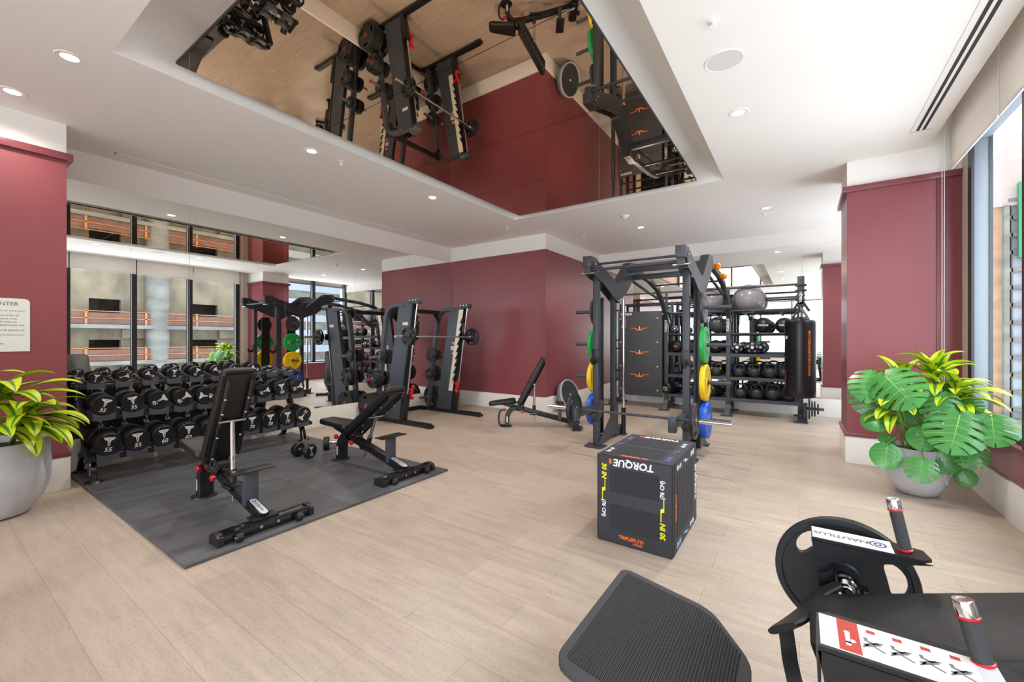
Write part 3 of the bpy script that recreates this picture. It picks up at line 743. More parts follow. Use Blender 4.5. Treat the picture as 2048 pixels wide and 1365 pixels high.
    # support column
    pt = Xb @ V((padL * .47, 0, -.04)); b0 = V((low[0] + .22, 0, .245)); dn = (b0 - pt).normalized(); 
    g = G(); g.cyl(pt, b0, .019, n=16); g.cyl(Xb @ V((padL * .47, -.1, -.035)), Xb @ V((padL * .47, .1, -.035)), .011, n=12)
    obj('support_tube', g, 'chrome', t)
    g = G(); g.cyl(b0 - dn * .10, b0 + dn * .06, .028, n=16); g.beam((low[0] - .02, 0, .28), b0, .05, .05); g.bb(b0.x - .07, b0.x + .1, -.06, .06, b0.z - .05, b0.z - .02, .004); obj('support_sleeve', g, 'gloss', t)
    g = G(); tail = b0 + dn * .16; tail.z = max(tail.z, .06); g.cyl(b0, tail, .015, n=12); obj('tube_end', g, 'chrome', t)
    g = G(); g.lathe([(0, -.05), (.07, -.05), (.08, -.045), (.08, .045), (.07, .05), (0, .05)], (low[0] - .03, 0, .335), YV, n=24); g.bb(low[0] - .1, low[0] + .06, -.06, .06, .27, .34, .01); obj('hinge_housing', g, 'gloss', t)
    for px, pz in ((low[0] - .26, .285), (low[0] + .03, .255)):
        k = obj('knob', G().lathe([(0, 0), (.014, 0), (.018, .006), (.026, .010), (.028, .03), (.022, .038), (0, .04)], (px, -.055, pz), (0, -1, 0), n=14), 'redp', t)
    g = G(); g.bb(-.041, -.0385, -.012, .012, .07, .17); g.v = [V((p.y * 1.0, -.0615 - abs(p.x + .04), p.z)) for p in g.v]; obj('serial_label', g, 'label', t, smooth=False)
    if strap: obj('strap', G().tube([(-.05, -.02, .28), (-.12, -.02, .24), (-.14, -.02, .12), (-.12, -.02, .03), (-.07, -.02, .02)], .006, rect=(.03, .005), smooth=4), 'rubber', t)
    return t
bench((-4.40, 1.55), 0, 65, (.34, .39), (-.34, .20, .40, -3), .85, 'black adjustable bench with steep backrest seen from behind, nearest the camera', z0=MZ)
bench((-4.42, 2.93), 0, 36, (.26, .35), (-.33, .24, .40, 0), .90, 'black adjustable bench set to a low incline on the far corner of the mat', z0=MZ)
bench((-3.97, 5.66), math.radians(32), 62, (.22, .36), (-.30, .14, .40, 8), .86, 'black adjustable bench before the oxblood wall corner, beside the squat rack', strap=True)

# ---------------- weight plates
_pl = {}
def plate_mesh(kind, R, th, mt):
    key = (kind, R, th, mt)
    if key in _pl: return _pl[key]
    n = 56
    if kind == 'grip':
        holes = [ring(.026, 20)]
        for k in range(3):
            a0 = PI / 2 + k * 2 * PI / 3; pts = []
            for j in range(24):
                q = 2 * PI * j / 24; rr = R * (.715 + .125 * math.sin(q) - .03 * math.cos(q) ** 2); a = a0 + .40 * math.cos(q); pts.append((rr * math.cos(a), rr * math.sin(a)))
            holes.append(pts)
        g = G(); g.add(*holed(ring(R, n), holes, th * .55, .003))
        for s in (-1, 1):
            pr = [(R * .88, s * th * .2), (R * .9, s * th * .5), (R * .985, s * th * .5), (R, s * th * .38), (R, s * th * .1), (R * .9, 0), (R * .88, s * th * .2)]
            g.lathe(pr, n=n)
            g.lathe([(.026, s * th * .2), (.026, s * th * .5), (.05, s * th * .5), (.058, s * th * .2)], n=28)
        g2 = G()
        for s in (-1, 1):
            g2.X = Matrix.Rotation(0 if s > 0 else PI, 4, 'Y')
    else:
        g = G(); g.lathe([(.026, -th / 2), (.06, -th / 2), (.064, -th * .36), (R * .72, -th * .36), (R * .76, -th / 2), (R * .98, -th / 2), (R, -th * .38), (R, th * .38), (R * .98, th / 2), (R * .76, th / 2), (R * .72, th * .36), (.064, th * .36), (.06, th / 2), (.026, th / 2), (.026, -th / 2)], n=n)
    o = obj('disc', g, mt); me = o.data; bpy.data.objects.remove(o); _pl[key] = me; return me
def plate(kind, R, th, mt, c, ax, label, group=None, roll=0.0, hub=None, text=None, tmat='mark'):
    ax = V(ax).normalized(); q = V((0, 0, 1)).rotation_difference(ax)
    t = thing('weight_plate', label, 'weight plate', c, group, world=False)
    t.rotation_mode = 'QUATERNION'
    from mathutils import Quaternion
    t.rotation_quaternion = q @ Quaternion((0, 0, 1), roll)
    o = bpy.data.objects.new('disc', plate_mesh(kind, R, th, mt)); C.objects.link(o); o.parent = t
    key = ('hub', kind, R, th)
    if hub or kind != 'grip':
        if key not in _pl:
            g = G()
            g.lathe([(.0262, -th / 2 - .001), (.045, -th / 2 - .001), (.045, th / 2 + .001), (.0262, th / 2 + .001)], n=28) if kind != 'grip' else g.lathe([(.0262, -th * .5 - .001), (.034, -th * .5 - .001), (.034, th * .5 + .001), (.0262, th * .5 + .001)], n=28)
            h = obj('hub', g, 'alu'); _pl[key] = h.data; bpy.data.objects.remove(h)
        o = bpy.data.objects.new('hub', _pl[key]); C.objects.link(o); o.parent = t
    if text:
        key = ('txt', R, th, text, tmat)
        if key not in _pl:
            g = G()
            for s in (0, 1):
                Xs = Matrix.Rotation(PI * s, 4, 'Y')
                f = (th * .5 * (.30 if kind == 'grip' else .74)) + .001
                for a, tx in ((PI / 2, text[0]), (-PI / 2, text[1])):
                    rr = R * (.5 if kind != 'grip' else .42)
                    g.X = Xs; g.merge(text_vf(tx, R * .17, 0, .001, .02), Matrix.Rotation(a - PI / 2, 4, 'Z') @ Matrix.Translation((0, rr, f)))
            h = obj('lettering', g, tmat, smooth=False); _pl[key] = h.data; bpy.data.objects.remove(h)
        o = bpy.data.objects.new('lettering', _pl[key]); C.objects.link(o); o.parent = t
    return t

# ---------------- barbell
def barbell(c, ax, label, L=2.2, inner=1.31, name='barbell', shaft='alu'):
    c = V(c); ax = V(ax).normalized()
    t = thing(name, label, 'barbell', c)
    obj('shaft', G().cyl(c - ax * inner / 2, c + ax * inner / 2, .0145, n=20), shaft, t)
    for s in (-1, 1):
        g = G(); g.cyl(c + ax * s * (inner / 2), c + ax * s * (L / 2), .025, n=24, bv=.003); g.cyl(c + ax * s * (inner / 2 - .005), c + ax * s * (inner / 2 + .03), .036, n=24, bv=.004)
        obj('sleeve', g, 'chrome', t)
    return t

# ---------------- smith machine: two slanted frames
t = thing('smith_machine', 'dark grey slanted lifting frame with guided bar by the mirror corner', 'lifting machine', (-5.6, 5.43, 0))
bars_z = 1.475
for idx, Yc in enumerate((4.8, 6.06)):
    s = 1 if idx == 0 else -1
    g = G(); g.prism([(-5.57, Yc - .035, 2.05), (-5.255, Yc - .035, 2.04), (-5.565, Yc - .035, .07), (-5.95, Yc - .035, .07)], (0, .07, 0)); obj('side_panel', g, 'steel', t, smooth=False)
    g = G(); g.beam((-5.235, Yc, 2.03), (-5.545, Yc, .09), .09, .035); obj('channel', g, 'black', t)
    g = G(); g.cyl((-5.165, Yc, 2.04), (-5.41, Yc, .50), .0145, n=14); obj('guide_rod', g, 'chrome', t)
    g = G(); g.beam((-5.41, Yc, .52), (-5.50, Yc, .06), .09, .07); obj('lower_post', g, 'black', t)
    g = G(); g.box((-5.215, Yc, 2.065), (.22, .12, .09), Euler((0, math.radians(8), 0)), .02); obj('head_block', g, 'steel', t)
    g = G()
    for dx in (-.07, 0, .07): bolt(g, (-5.215 + dx, Yc - .061, 2.07), (0, -1, 0), .013)
    obj('bolt', g, 'chrome', t)
    g = G(); g.tube([(-5.45, Yc, 2.0), (-5.62, Yc, 2.01), (-5.78, Yc, 1.99), (-5.89, Yc, 1.9), (-5.95, Yc, 1.76), (-6.02, Yc, 1.3), (-6.1, Yc, .74), (-6.2, Yc, .05)], .04, rect=(.07, .09), smooth=5); obj('rear_post', g, 'steel', t)
    g = G(); g.beam((-4.88, Yc, .045), (-6.36, Yc, .045), .09, .055); g.box((-4.90, Yc, .03), (.14, .1, .05), None, .012); obj('base_rail', g, 'black', t)
    for x in (-4.93, -6.32): obj('foot', G().lathe([(0, .016), (.035, .016), (.042, 0), (0, 0)], (x, Yc, 0), n=16), 'rubber', t)
    # catch plate with hooks
    g = G(); o_ = Yc + s * .052
    f = lambda q: V((-5.225 + (-5.50 + 5.225) * q, o_, 1.99 - 1.55 * q))
    b = lambda q: V((-5.325 + (-5.60 + 5.325) * q, o_, 1.99 - 1.55 * q))
    g.prism([b(0), f(0), f(1), b(1)], (0, s * .01, 0)); obj('hook_plate', g, 'cream', t, smooth=False)
    for k in range(9):
        g = G(); q = .13 + k * .088; p = f(q); g.prism([p + V((.005, s * .012, -.05)), p + V((.035, s * .012, .03)), p + V((.02, s * .012, .035)), p + V((-.035, s * .012, -.055))], (0, s * .02, 0))
        obj('catch_hook', g, 'black', t, smooth=False)
    g = G(); g.beam((-5.33, Yc + s * .06, .66), (-5.40, Yc + s * .06, .47), .05, .03); g.beam((-5.36, Yc + s * .06, .56), (-5.47, Yc + s * .06, .60), .04, .02); g.ell((-5.38, Yc + s * .07, .44), .03, 10, 8); g.beam((-5.33, Yc + s * .06, .45), (-5.43, Yc + s * .06, .47), .04, .03)
    obj('safety_stop', g, 'redp', t)
    for hx, hz in ((-6.045, 1.12), (-6.10, .74), (-6.17, .275)):
        for sd in (-1, 1):
            h = obj('storage_horn', G().cyl((hx, Yc + sd * .03, hz), (hx, Yc + sd * .26, hz), .024, n=16), 'alu', t)
            obj('horn_cap', G().cyl((hx, Yc + sd * .255, hz), (hx, Yc + sd * .268, hz), .0245, n=16), 'redp', h)
g = G(); g.beam((-5.88, 4.8, 1.955), (-5.88, 6.06, 1.955), .07, .07); g.prism([(-5.88, 5.98, 1.93), (-5.88, 5.85, 1.93), (-5.9, 6.03, 1.75)], (.03, 0, 0)); g.prism([(-5.88, 4.88, 1.93), (-5.88, 5.0, 1.93), (-5.9, 4.83, 1.75)], (.03, 0, 0)); obj('cross_beam', g, 'black', t)
g = G(); g.tube([(-6.36, 4.8, .045), (-6.4, 5.0, .045), (-6.4, 5.86, .045), (-6.36, 6.06, .045)], .03, rect=(.07, .05), smooth=5); obj('rear_base', g, 'black', t)
g = G(); g.bb(-5.56, -5.42, 6.022, 6.0245, 1.22, 1.30); obj('warning_label', g, 'label', t, smooth=False)
g = G(); g.bb(-5.53, -5.43, 6.0215, 6.0245, 1.325, 1.385); g.bb(-5.54, -5.44, 6.0215, 6.0245, 1.13, 1.195); g.mi = 1
for z in (1.34, 1.355, 1.37, 1.145, 1.16, 1.178): g.bb(-5.525, -5.44, 6.0205, 6.0216, z, z + .005)
obj('instruction_label', g, ['redlabel', 'mark'], t, smooth=False)
g = G(); g.box((-5.42, 4.7635, 1.69), (.13, .003, .05), None, .001); obj('badge', g, 'label', t)
for idx, Yc in enumerate((4.8, 6.06)):
    g = G(); g.box((-5.235, Yc, bars_z), (.07, .1, .12), None, .01); g.beam((-5.235, Yc + (.06 if idx == 0 else -.06), bars_z), (-5.21, Yc + (.06 if idx == 0 else -.06), bars_z + .26), .03, .03); obj('bar_carriage', g, 'gloss', t)
barbell((-5.19, 5.43, bars_z), YV, 'steel bar with bright sleeves guided across the slanted lifting frame', L=2.16, inner=1.42)
side = {0: 'near', 1: 'far'}
gp = 'round weight plates on the slanted lifting frame'
for k, (y, r, th, m) in enumerate([(4.64, .155, .03, 'plategrey'), (4.60, .14, .025, 'plategrey')]):
    plate('grip', r, th, m, (-5.19, y, bars_z), YV, 'weight plate on the near end of the guided steel bar, ' + ('inner of two' if k == 0 else 'outer of two'), gp, .4)
for k, (y, r, th) in enumerate([(6.22, .165, .03)]):
    plate('grip', r, th, 'plategrey', (-5.19, y, bars_z), YV, 'weight plate on the far end of the guided steel bar against the oxblood wall', gp, .2)
def stack(Yc, sd, hx, hz, R, th, n, where, hub=True):
    for k in range(n):
        y = Yc + sd * (.05 + th / 2 + k * (th + .001))
        nmz = 'only plate' if n == 1 else ('innermost plate' if k == 0 else 'outermost plate' if k == n - 1 else ['', 'second', 'third', 'fourth', 'fifth'][k] + ' plate from the frame')
        plate('grip', R, th, 'plategrey', (hx, y, hz - (.0 if R < .1 else .001)), (0, sd, 0), nmz + ' ' + where, gp, .3 * k + .2 if k < n - 1 else .15, hub=hub)
stack(4.8, -1, -6.045, 1.12, .105, .03, 1, 'on the near frame top horn facing the camera')
stack(4.8, 1, -6.045, 1.12, .125, .028, 4, 'on the near frame top horn facing the far frame')
stack(4.8, -1, -6.10, .74, .16, .033, 4, 'on the near frame middle horn facing the camera')
stack(4.8, 1, -6.10, .74, .13, .03, 2, 'on the near frame middle horn facing the far frame')
stack(4.8, -1, -6.17, .275, .222, .033, 6, 'of the thick stack on the near frame bottom horn')
stack(4.8, 1, -6.17, .275, .2, .033, 2, 'on the near frame bottom horn facing the far frame')
stack(6.06, -1, -6.045, 1.12, .135, .03, 1, 'on the far frame top horn facing the near frame')
stack(6.06, 1, -6.045, 1.12, .10, .03, 2, 'on the far frame top horn facing the oxblood wall')
stack(6.06, -1, -6.10, .74, .115, .03, 1, 'on the far frame middle horn facing the near frame')
stack(6.06, 1, -6.10, .74, .165, .03, 2, 'on the far frame middle horn facing the oxblood wall')
stack(6.06, 1, -6.17, .275, .222, .035, 2, 'on the far frame bottom horn facing the oxblood wall')

# ================================================================== SQUAT RACK WITH BRIDGE
LX, RX = -2.25, -1.11
t = thing('squat_rack', 'tall charcoal squat rack with angled bridge running back to the storage shelves', 'squat rack', (-1.68, 5.6, 0))
for X_ in (LX, RX):
    s = 1 if X_ == LX else -1       # direction towards the middle of the rack
    for y, top in ((5.3, 2.28), (5.92, 2.08)):
        g = G(); g.bb(X_ - .038, X_ + .038, y - .04, y + .04, .02, top, .005)
        up = obj('upright', g, 'rig', t)
        g = G()
        for k in range(24):
            z = .18 + k * .075
            if k < 3 or k > 22: g.cyl((X_, y - .0405, z), (X_, y - .0385, z), .011, n=8)
            g.cyl((X_ + s * .0385, y, z), (X_ + s * .0405, y, z), .011, n=8)
        ho = obj('adjustment_holes', g, 'slot', up, smooth=False); ho['kind'] = 'stuff'
    g = G(); p = [(X_ - .13, 5.19), (X_ - .10, 5.14), (X_ + .10, 5.14), (X_ + .13, 5.19), (X_ + .13, 5.36), (X_ - .13, 5.36)]
    g.prism([(x, y, .0) for x, y in p], (0, 0, .014)); obj('foot_plate', g, 'rig', t)
    g = G(); g.prism([(X_ - .11, 6.08, 0), (X_ + .11, 6.08, 0), (X_ + .11, 6.2, 0), (X_ - .11, 6.2, 0)], (0, 0, .02)); g.prism([(X_ - .09, 6.1, .02), (X_ + .09, 6.1, .02), (X_ + .09, 6.18, .02), (X_, 6.18, .16)], (0, .01, 0)); g.bb(X_ - .05, X_ + .05, 5.9, 6.15, .02, .12, .01); obj('rear_foot', g, 'rig', t)
    xs = X_ + s * .041
    g = G(); g.prism([(xs, 5.2, .02), (xs, 5.42, .02), (xs, 5.98, .09), (xs, 5.98, .52), (xs, 5.86, .45)], (s * .008, 0, 0)); obj('brace_plate', g, 'rig', t, smooth=False)
    g = G(); g.bb(X_ - .035, X_ + .035, 5.34, 5.9, .03, .11, .004); obj('base_rail', g, 'black', t)
    # folded V bracket on top
    for side in (-1, 1):
        g = G(); xx = X_ + side * .052
        g.prism([(xx, 5.06, 2.42), (xx, 5.2, 2.47), (xx, 5.34, 2.42), (xx, 5.93, 2.25), (xx, 5.93, 1.98), (xx, 5.36, 2.2), (xx, 5.1, 2.26)], (side * .008, 0, 0))
        obj('gusset_plate', g, 'rig', t, smooth=False)
    g = G(); g.prism([(X_ - .055, 5.93, 1.98), (X_ - .055, 5.93, 2.27), (X_ - .055, 6.02, 2.27), (X_ - .055, 6.5, 2.64), (X_ - .055, 6.78, 2.66), (X_ - .055, 6.86, 2.54), (X_ - .055, 6.3, 2.12)], (.11, 0, 0)); obj('bridge_knee', g, 'rig', t, smooth=False)
    g = G(); g.bb(X_ - .055, X_ + .055, 4.98, 5.2, 2.36, 2.50, .006); g.bb(X_ - .04, X_ + .04, 5.0, 5.2, 2.28, 2.36); obj('top_block', g, 'rig', t)
    obj('pin', G().cyl((X_ - .09, 5.02, 2.285), (X_ + .09, 5.02, 2.285), .012, n=12), 'chrome', t)
    g = G()
    for y, z in ((6.5, 2.60), (6.74, 2.62), (6.78, 2.57), (6.82, 2.55), (5.13, 2.41), (5.2, 2.33)):
        for side in (-1, 1): bolt(g, (X_ + side * .061, y, z), (side, 0, 0), .014)
    obj('bolt', g, 'chrome', t)
    # bridge beam to the storage shelves
    pts = [(X_, 6.75, 2.58), (X_, 7.7, 2.50), (X_, 8.2, 2.40), (X_, 8.55, 2.18), (X_, 9.02, 1.78)]
    g = G()
    for a, b in zip(pts, pts[1:]): g.beam(a, b, .075, .085, ext=.015)
    br = obj('bridge_beam', g, 'rig', t)
    g = G()
    for q in range(14):
        k = q / 14 * 4; i = int(k); f = k - i; a, b = V(pts[i]), V(pts[i + 1]); p = a.lerp(b, f)
        for side in (-1, 1): g.cyl((X_ + side * .0375, p.y, p.z), (X_ + side * .0395, p.y, p.z), .012, n=8)
    obj('bridge_holes', g, 'slot', br, smooth=False)
    g = G(); g.beam((X_, 6.6, 2.40), (X_, 8.2, 2.22), .035, .035); obj('bridge_tie', g, 'black', t)
    g = G(); g.prism([(X_ - .045, 8.95, 1.98), (X_ - .045, 8.72, 2.0), (X_ - .045, 9.12, 2.12), (X_ - .045, 9.14, 1.82)], (.09, 0, 0)); obj('bridge_gusset', g, 'rig', t, smooth=False)
    # storage post with horns
    ox = X_ - s * .09
    g = G(); g.bb(ox - .03, ox + .03, 5.50, 5.70, .10, 2.02, .006); obj('storage_post', g, 'black', t)
    for z in (1.82, 1.36, .90, .44):
        obj('storage_horn', G().cyl((ox - s * .03, 5.60, z), (ox - s * .35, 5.60, z), .0245, n=18, bv=.003), 'rig', t)
    # safety arm
    g = G(); g.bb(X_ - .035, X_ + .035, 4.66, 5.26, .478, .5595, .005); g.bb(X_ - .04, X_ + .04, 4.60, 4.68, .44, .60, .006); g.prism([(X_ - .03, 5.26, .46), (X_ - .03, 5.26, .34), (X_ - .03, 5.05, .46)], (.06, 0, 0)); g.bb(X_ - .05, X_ + .05, 5.24, 5.36, .38, .56, .004); obj('safety_arm', g, 'rig', t)
    g = G(); g.bb(X_ - .046, X_ + .046, 5.245, 5.262, 1.12, 1.30, .004); g.tube([(X_, 5.26, 1.16), (X_, 5.22, 1.12), (X_, 5.17, 1.115), (X_, 5.14, 1.15), (X_, 5.135, 1.18)], .013, rect=(.05, .02), smooth=3, up=XV); g.cyl((X_ + s * .05, 5.24, 1.14), (X_ + s * .1, 5.24, 1.14), .016, n=12); obj('bar_hook', g, 'black', t)
    # band pegs
    for z in (1.97, 1.85, 1.42, 1.30, .98, .86, .56):
        g = G(); g.cyl((xs, 5.92, z), (xs + s * .05, 5.92, z), .011, n=10); g.cyl((xs + s * .045, 5.92, z), (xs + s * .055, 5.92, z), .017, n=10)
        obj('band_peg', g, 'black', t)
for y, z, r in ((5.06, 2.325, .019), (5.3, 2.44, .016)): obj('pull_up_bar', G().cyl((LX, y, z), (RX, y, z), r, n=16), 'rig', t)
for y, z in ((6.5, 2.52), (6.66, 2.42)): obj('cross_member', G().bb(LX, RX, y - .03, y + .03, z - .04, z + .04, .005), 'rig', t)
for y, z in ((7.25, 2.535), (8.0, 2.44), (8.45, 2.25)): obj('rung', G().cyl((LX, y, z), (RX, y, z), .017, n=14), 'black', t)
for y, z in ((6.98, 2.53), (7.66, 2.47)):
    g = G(); g.ell((RX + .09, y, z), (.05, .055, .055), 16, 10); g.cyl((RX + .03, y, z), (RX + .07, y, z), .03, n=14); obj('grip_ball', g, 'orangeg', t)
g = G(); g.prism([(LX, 5.3, .5), (LX, 5.3, .62), (LX, 5.44, .6), (LX, 5.5, .52)], (.04, 0, 0)); obj('low_bracket', g, 'rig', t)
# bumper plates
gb = 'bumper plates on the squat rack horns'
for X_ in (LX, RX):
    s = 1 if X_ == LX else -1; ox = X_ - s * .09; sd = 'right' if X_ == RX else 'left'
    x = ox - s * (.032 + .02)
    plate('bumper', .19, .03, 'greyplate', (x, 5.60, 1.82), (-s, 0, 0), 'grey weight plate on the top horn at the %s side of the squat rack' % sd, gb)
    for z, m, cn, th in ((1.36, 'green', 'green', .052), (.90, 'yellow', 'yellow', .062), (.44, 'blue', 'blue', .078)):
        x = ox - s * (.032 + th / 2)
        plate('bumper', .225, th, m, (x, 5.60, z - .0), (-s, 0, 0), '%s bumper plate hanging on the %s side of the squat rack' % (cn, sd), gb, text=('TORQUE', {'green': '10 LB', 'yellow': '15 LB', 'blue': '25 LB'}[cn]), tmat={'green': 'white', 'yellow': 'black', 'blue': 'mark'}[cn])
BZ = .575
barbell((-1.60, 4.70, BZ), XV, 'long dark shafted barbell resting on the safety arms of the squat rack', L=2.1, shaft='rig')
plate('grip', .19, .038, 'plategrey', (-.905, 4.70, BZ), XV, 'black grip plate on the barbell by the jump box', 'plates on the squat rack barbell', .5, hub=True)
plate('grip', .19, .038, 'plategrey', (-2.29, 4.70, BZ), XV, 'black grip plate on the barbell, left end near the third bench', 'plates on the squat rack barbell', .2, hub=True)
t = thing('barbell', 'spare chrome barbell standing upright behind the left post of the squat rack', 'barbell', (-2.17, 6.12, .02))
obj('sleeve', G().cyl((-2.17, 6.12, 1.62), (-2.17, 6.12, 2.03), .025, n=20, bv=.003), 'chrome', t)
g = G(); g.cyl((-2.17, 6.12, .4), (-2.17, 6.12, 1.62), .021, n=16); g.cyl((-2.17, 6.12, 1.60), (-2.17, 6.12, 1.63), .036, n=16); obj('shaft', g, 'chrome', t)
g = G(); g.cyl((-2.17, 6.12, .015), (-2.17, 6.12, .41), .034, n=18); obj('holder_tube', g, 'black', t)

# ================================================================== STORAGE SHELVES ON THE BACK WALL
SY0, SY1 = 8.93, 9.42
UX = [-3.40, -2.26, -1.12, .02]
t = thing('storage_rack', 'black steel storage shelves with balls and kettlebells before the back mirror', 'rack', (-1.6, 9.2, 0))
for i, x in enumerate(UX):
    top = 2.02 if i < 3 else 2.52
    for y in (SY0, SY1):
        g = G(); g.bb(x - .035, x + .035, y - .035, y + .035, .1, top if y == SY0 else (1.95 if i < 3 else 2.3), .005); up = obj('upright', g, 'rig', t)
        if y == SY0 and i in (1, 2):
            g2 = G(); g2.merge(text_vf('TORQUE', .062, .15, .001, .02), frm((x, y - .0355, 1.70), (0, 0, 1), (-1, 0, 0), (0, -1, 0))); obj('lettering', g2, 'mark', up, smooth=False)
    g = G(); g.prism([(x - .1, SY0 - .28, 0), (x + .1, SY0 - .28, 0), (x + .1, SY0 - .12, 0), (x - .1, SY0 - .12, 0)], (0, 0, .015)); g.prism([(x - .045, SY0 - .2, .015), (x - .045, SY0 + .02, .25), (x - .045, SY0 + .02, .05), (x - .045, SY0 - .06, .015)], (.09, 0, 0)); g.bb(x - .035, x + .035, SY0 - .12, SY1 + .08, .03, .12, .004); g.bb(x - .1, x + .1, SY1 + .04, SY1 + .14, 0, .02)
    obj('foot', g, 'rig', t)
for a, b in zip(UX[1:], UX[2:]):
    for z in (1.15, .71, .31):
        g = G(); g.bb(a + .036, b - .036, SY0 - .03, SY0 - .022, z - .05, z + .012, .002); g.bb(a + .036, b - .036, SY1 + .02, SY1 + .028, z - .05, z + .03, .002); g.bb(a + .036, b - .036, SY0 - .022, SY1 + .02, z - .012, z - .004)
        obj('shelf', g, 'rig', t, smooth=False)
    for y, z in ((SY0 - .01, 1.965), (SY1, 1.965), (SY0, 1.535), (SY1 - .06, 1.52), (SY0 + .14, 1.535)):
        obj('ball_rail', G().cyl((a + .03, y, z), (b - .03, y, z), .02, n=14), 'rig', t)
    g = G()
    for x in (a + .25, b - .3): g.beam((x, SY0, 1.93), (x, SY1, 1.93), .04, .03)
    obj('rail_tie', g, 'rig', t)
for z, y in ((2.40, SY0), (2.22, SY1)):
    obj('long_bar', G().cyl((UX[0], y, z), (UX[3], y, z), .018, n=14), 'rig', t)
g = G(); g.cyl((UX[0], SY1, 1.95), (UX[1], SY1, 1.95), .018, n=12); g.bb(UX[0], UX[1], SY1 - .03, SY1 + .03, .3, .36); obj('tie_bar', g, 'rig', t)
for x in UX[:3]:
    obj('bar_post', G().beam((x, SY0, 1.98), (x, SY0, 2.42), .05, .05), 'rig', t); obj('bar_post', G().beam((x, SY1, 1.9), (x, SY1, 2.24), .05, .05), 'rig', t)
# rebounder board with the numbered marks
t = thing('target_board', 'large dark training board with orange marks 1, 2 and 3', 'board', (-2.79, 8.86, .24))
obj('panel', G().bb(-3.255, -2.325, 8.84, 8.88, .24, 2.02, .004), 'board', t)
for n_, z in (('3', 1.665), ('2', 1.165), ('1', .685)):
    g = G(); gg = [(-.20, .012), (-.075, .008), (-.045, -.022), (.045, -.022), (.075, .008), (.20, .012), (.20, .0), (.09, -.008), (.055, -.05), (-.055, -.05), (-.09, -.008), (-.20, .0)]
    g.prism([(-2.79 + x, 8.8398, z + y) for x, y in gg], (0, -.0015, 0)); m_ = obj('target_mark', g, 'orange', t, smooth=False)
    g = G(); g.merge(text_vf(n_, .085, 0, .0015, .02), frm((-2.79, 8.838, z + .005), XV, ZV, (0, -1, 0))); obj('numeral', g, 'mark', m_, smooth=False)
g = G(); g.merge(text_vf('TORQUE', .06, .15, .0015, .03), frm((-3.08, 8.838, 1.965), XV, ZV, (0, -1, 0))); obj('lettering', g, 'mark', t, smooth=False)
g = G()
for x in (-3.2, -2.42):
    for z in (.37, .86, 1.37, 1.87): bolt(g, (x, 8.84, z), (0, -1, 0), .018, .006)
obj('bolt', g, 'alu', t)
for x in (-3.18, -2.4):
    obj('stand_off', G().bb(x - .03, x + .03, 8.88, 8.9, .4, 1.9), 'rig', t)

# ---------------- things on the shelves
def ball(name, c, r, m, label, cat, group=None, txt=None, tm='mark', ts=.4, rz=0, band=True, n=40):
    t = thing(name, label, cat, c, group)
    g = G(); g.ell(c, r, n, 24); obj('shell', g, m, t)
    if txt:
        g = G(); vf = text_vf(txt, r * ts, .1, .002, .03); c_ = V(c); d = V((-math.sin(rz), -math.cos(rz), 0)); rt = V((math.cos(rz), -math.sin(rz), 0))
        for p in vf[0]:
            q = (d * r + rt * p[0] + V(ZV) * p[1]).normalized() * (r + .001 + p[2] * .5); g.v.append(c_ + q)
        g.f = [list(f) for f in vf[1]]; g.m = [0] * len(g.f); obj('lettering', g, tm, t, smooth=False)
    return t
def ribs(t, c, r, m):
    g = G(); c = V(c)
    for k in range(-3, 4):
        a = k * .22; g.lathe([(r * math.cos(a) + .0005, r * math.sin(a) - .002), (r * math.cos(a) + .003, r * math.sin(a)), (r * math.cos(a) + .0005, r * math.sin(a) + .002)], c, XV, n=40)
    obj('ridges', g, m, t)
by = (SY0 + SY1) / 2 - .01
b_ = ball('exercise_ball', (-.80, by, 2.205), .27, 'ballgrey', 'silver grey exercise ball on the top rails nearest the punching bag', 'exercise ball', 'exercise balls on the top rails'); ribs(b_, (-.80, by, 2.205), .268, 'ballgrey')
b_ = ball('exercise_ball', (-1.50, by - .02, 2.20), .265, 'ballgrey', 'silver grey exercise ball behind the orange grips of the squat rack bridge', 'exercise ball', 'exercise balls on the top rails'); ribs(b_, (-1.50, by - .02, 2.20), .263, 'ballgrey')
ball('stability_ball', (-1.335, SY0 + .22, 1.715), .165, 'slate', 'slate exercise ball behind the green plate, on the second rails', 'exercise ball')
ball('slam_ball', (-.55, SY0 + .10, 1.685), .15, 'rubface', 'black ball printed TORQUE left of the punching bag', 'medicine ball', 'large black balls on the second rails', 'TORQUE', ts=.33)
ball('slam_ball', (-.225, SY0 + .10, 1.68), .145, 'rubface', 'black ball printed TORQUE partly hidden by the punching bag', 'medicine ball', 'large black balls on the second rails', 'TORQUE', ts=.33)
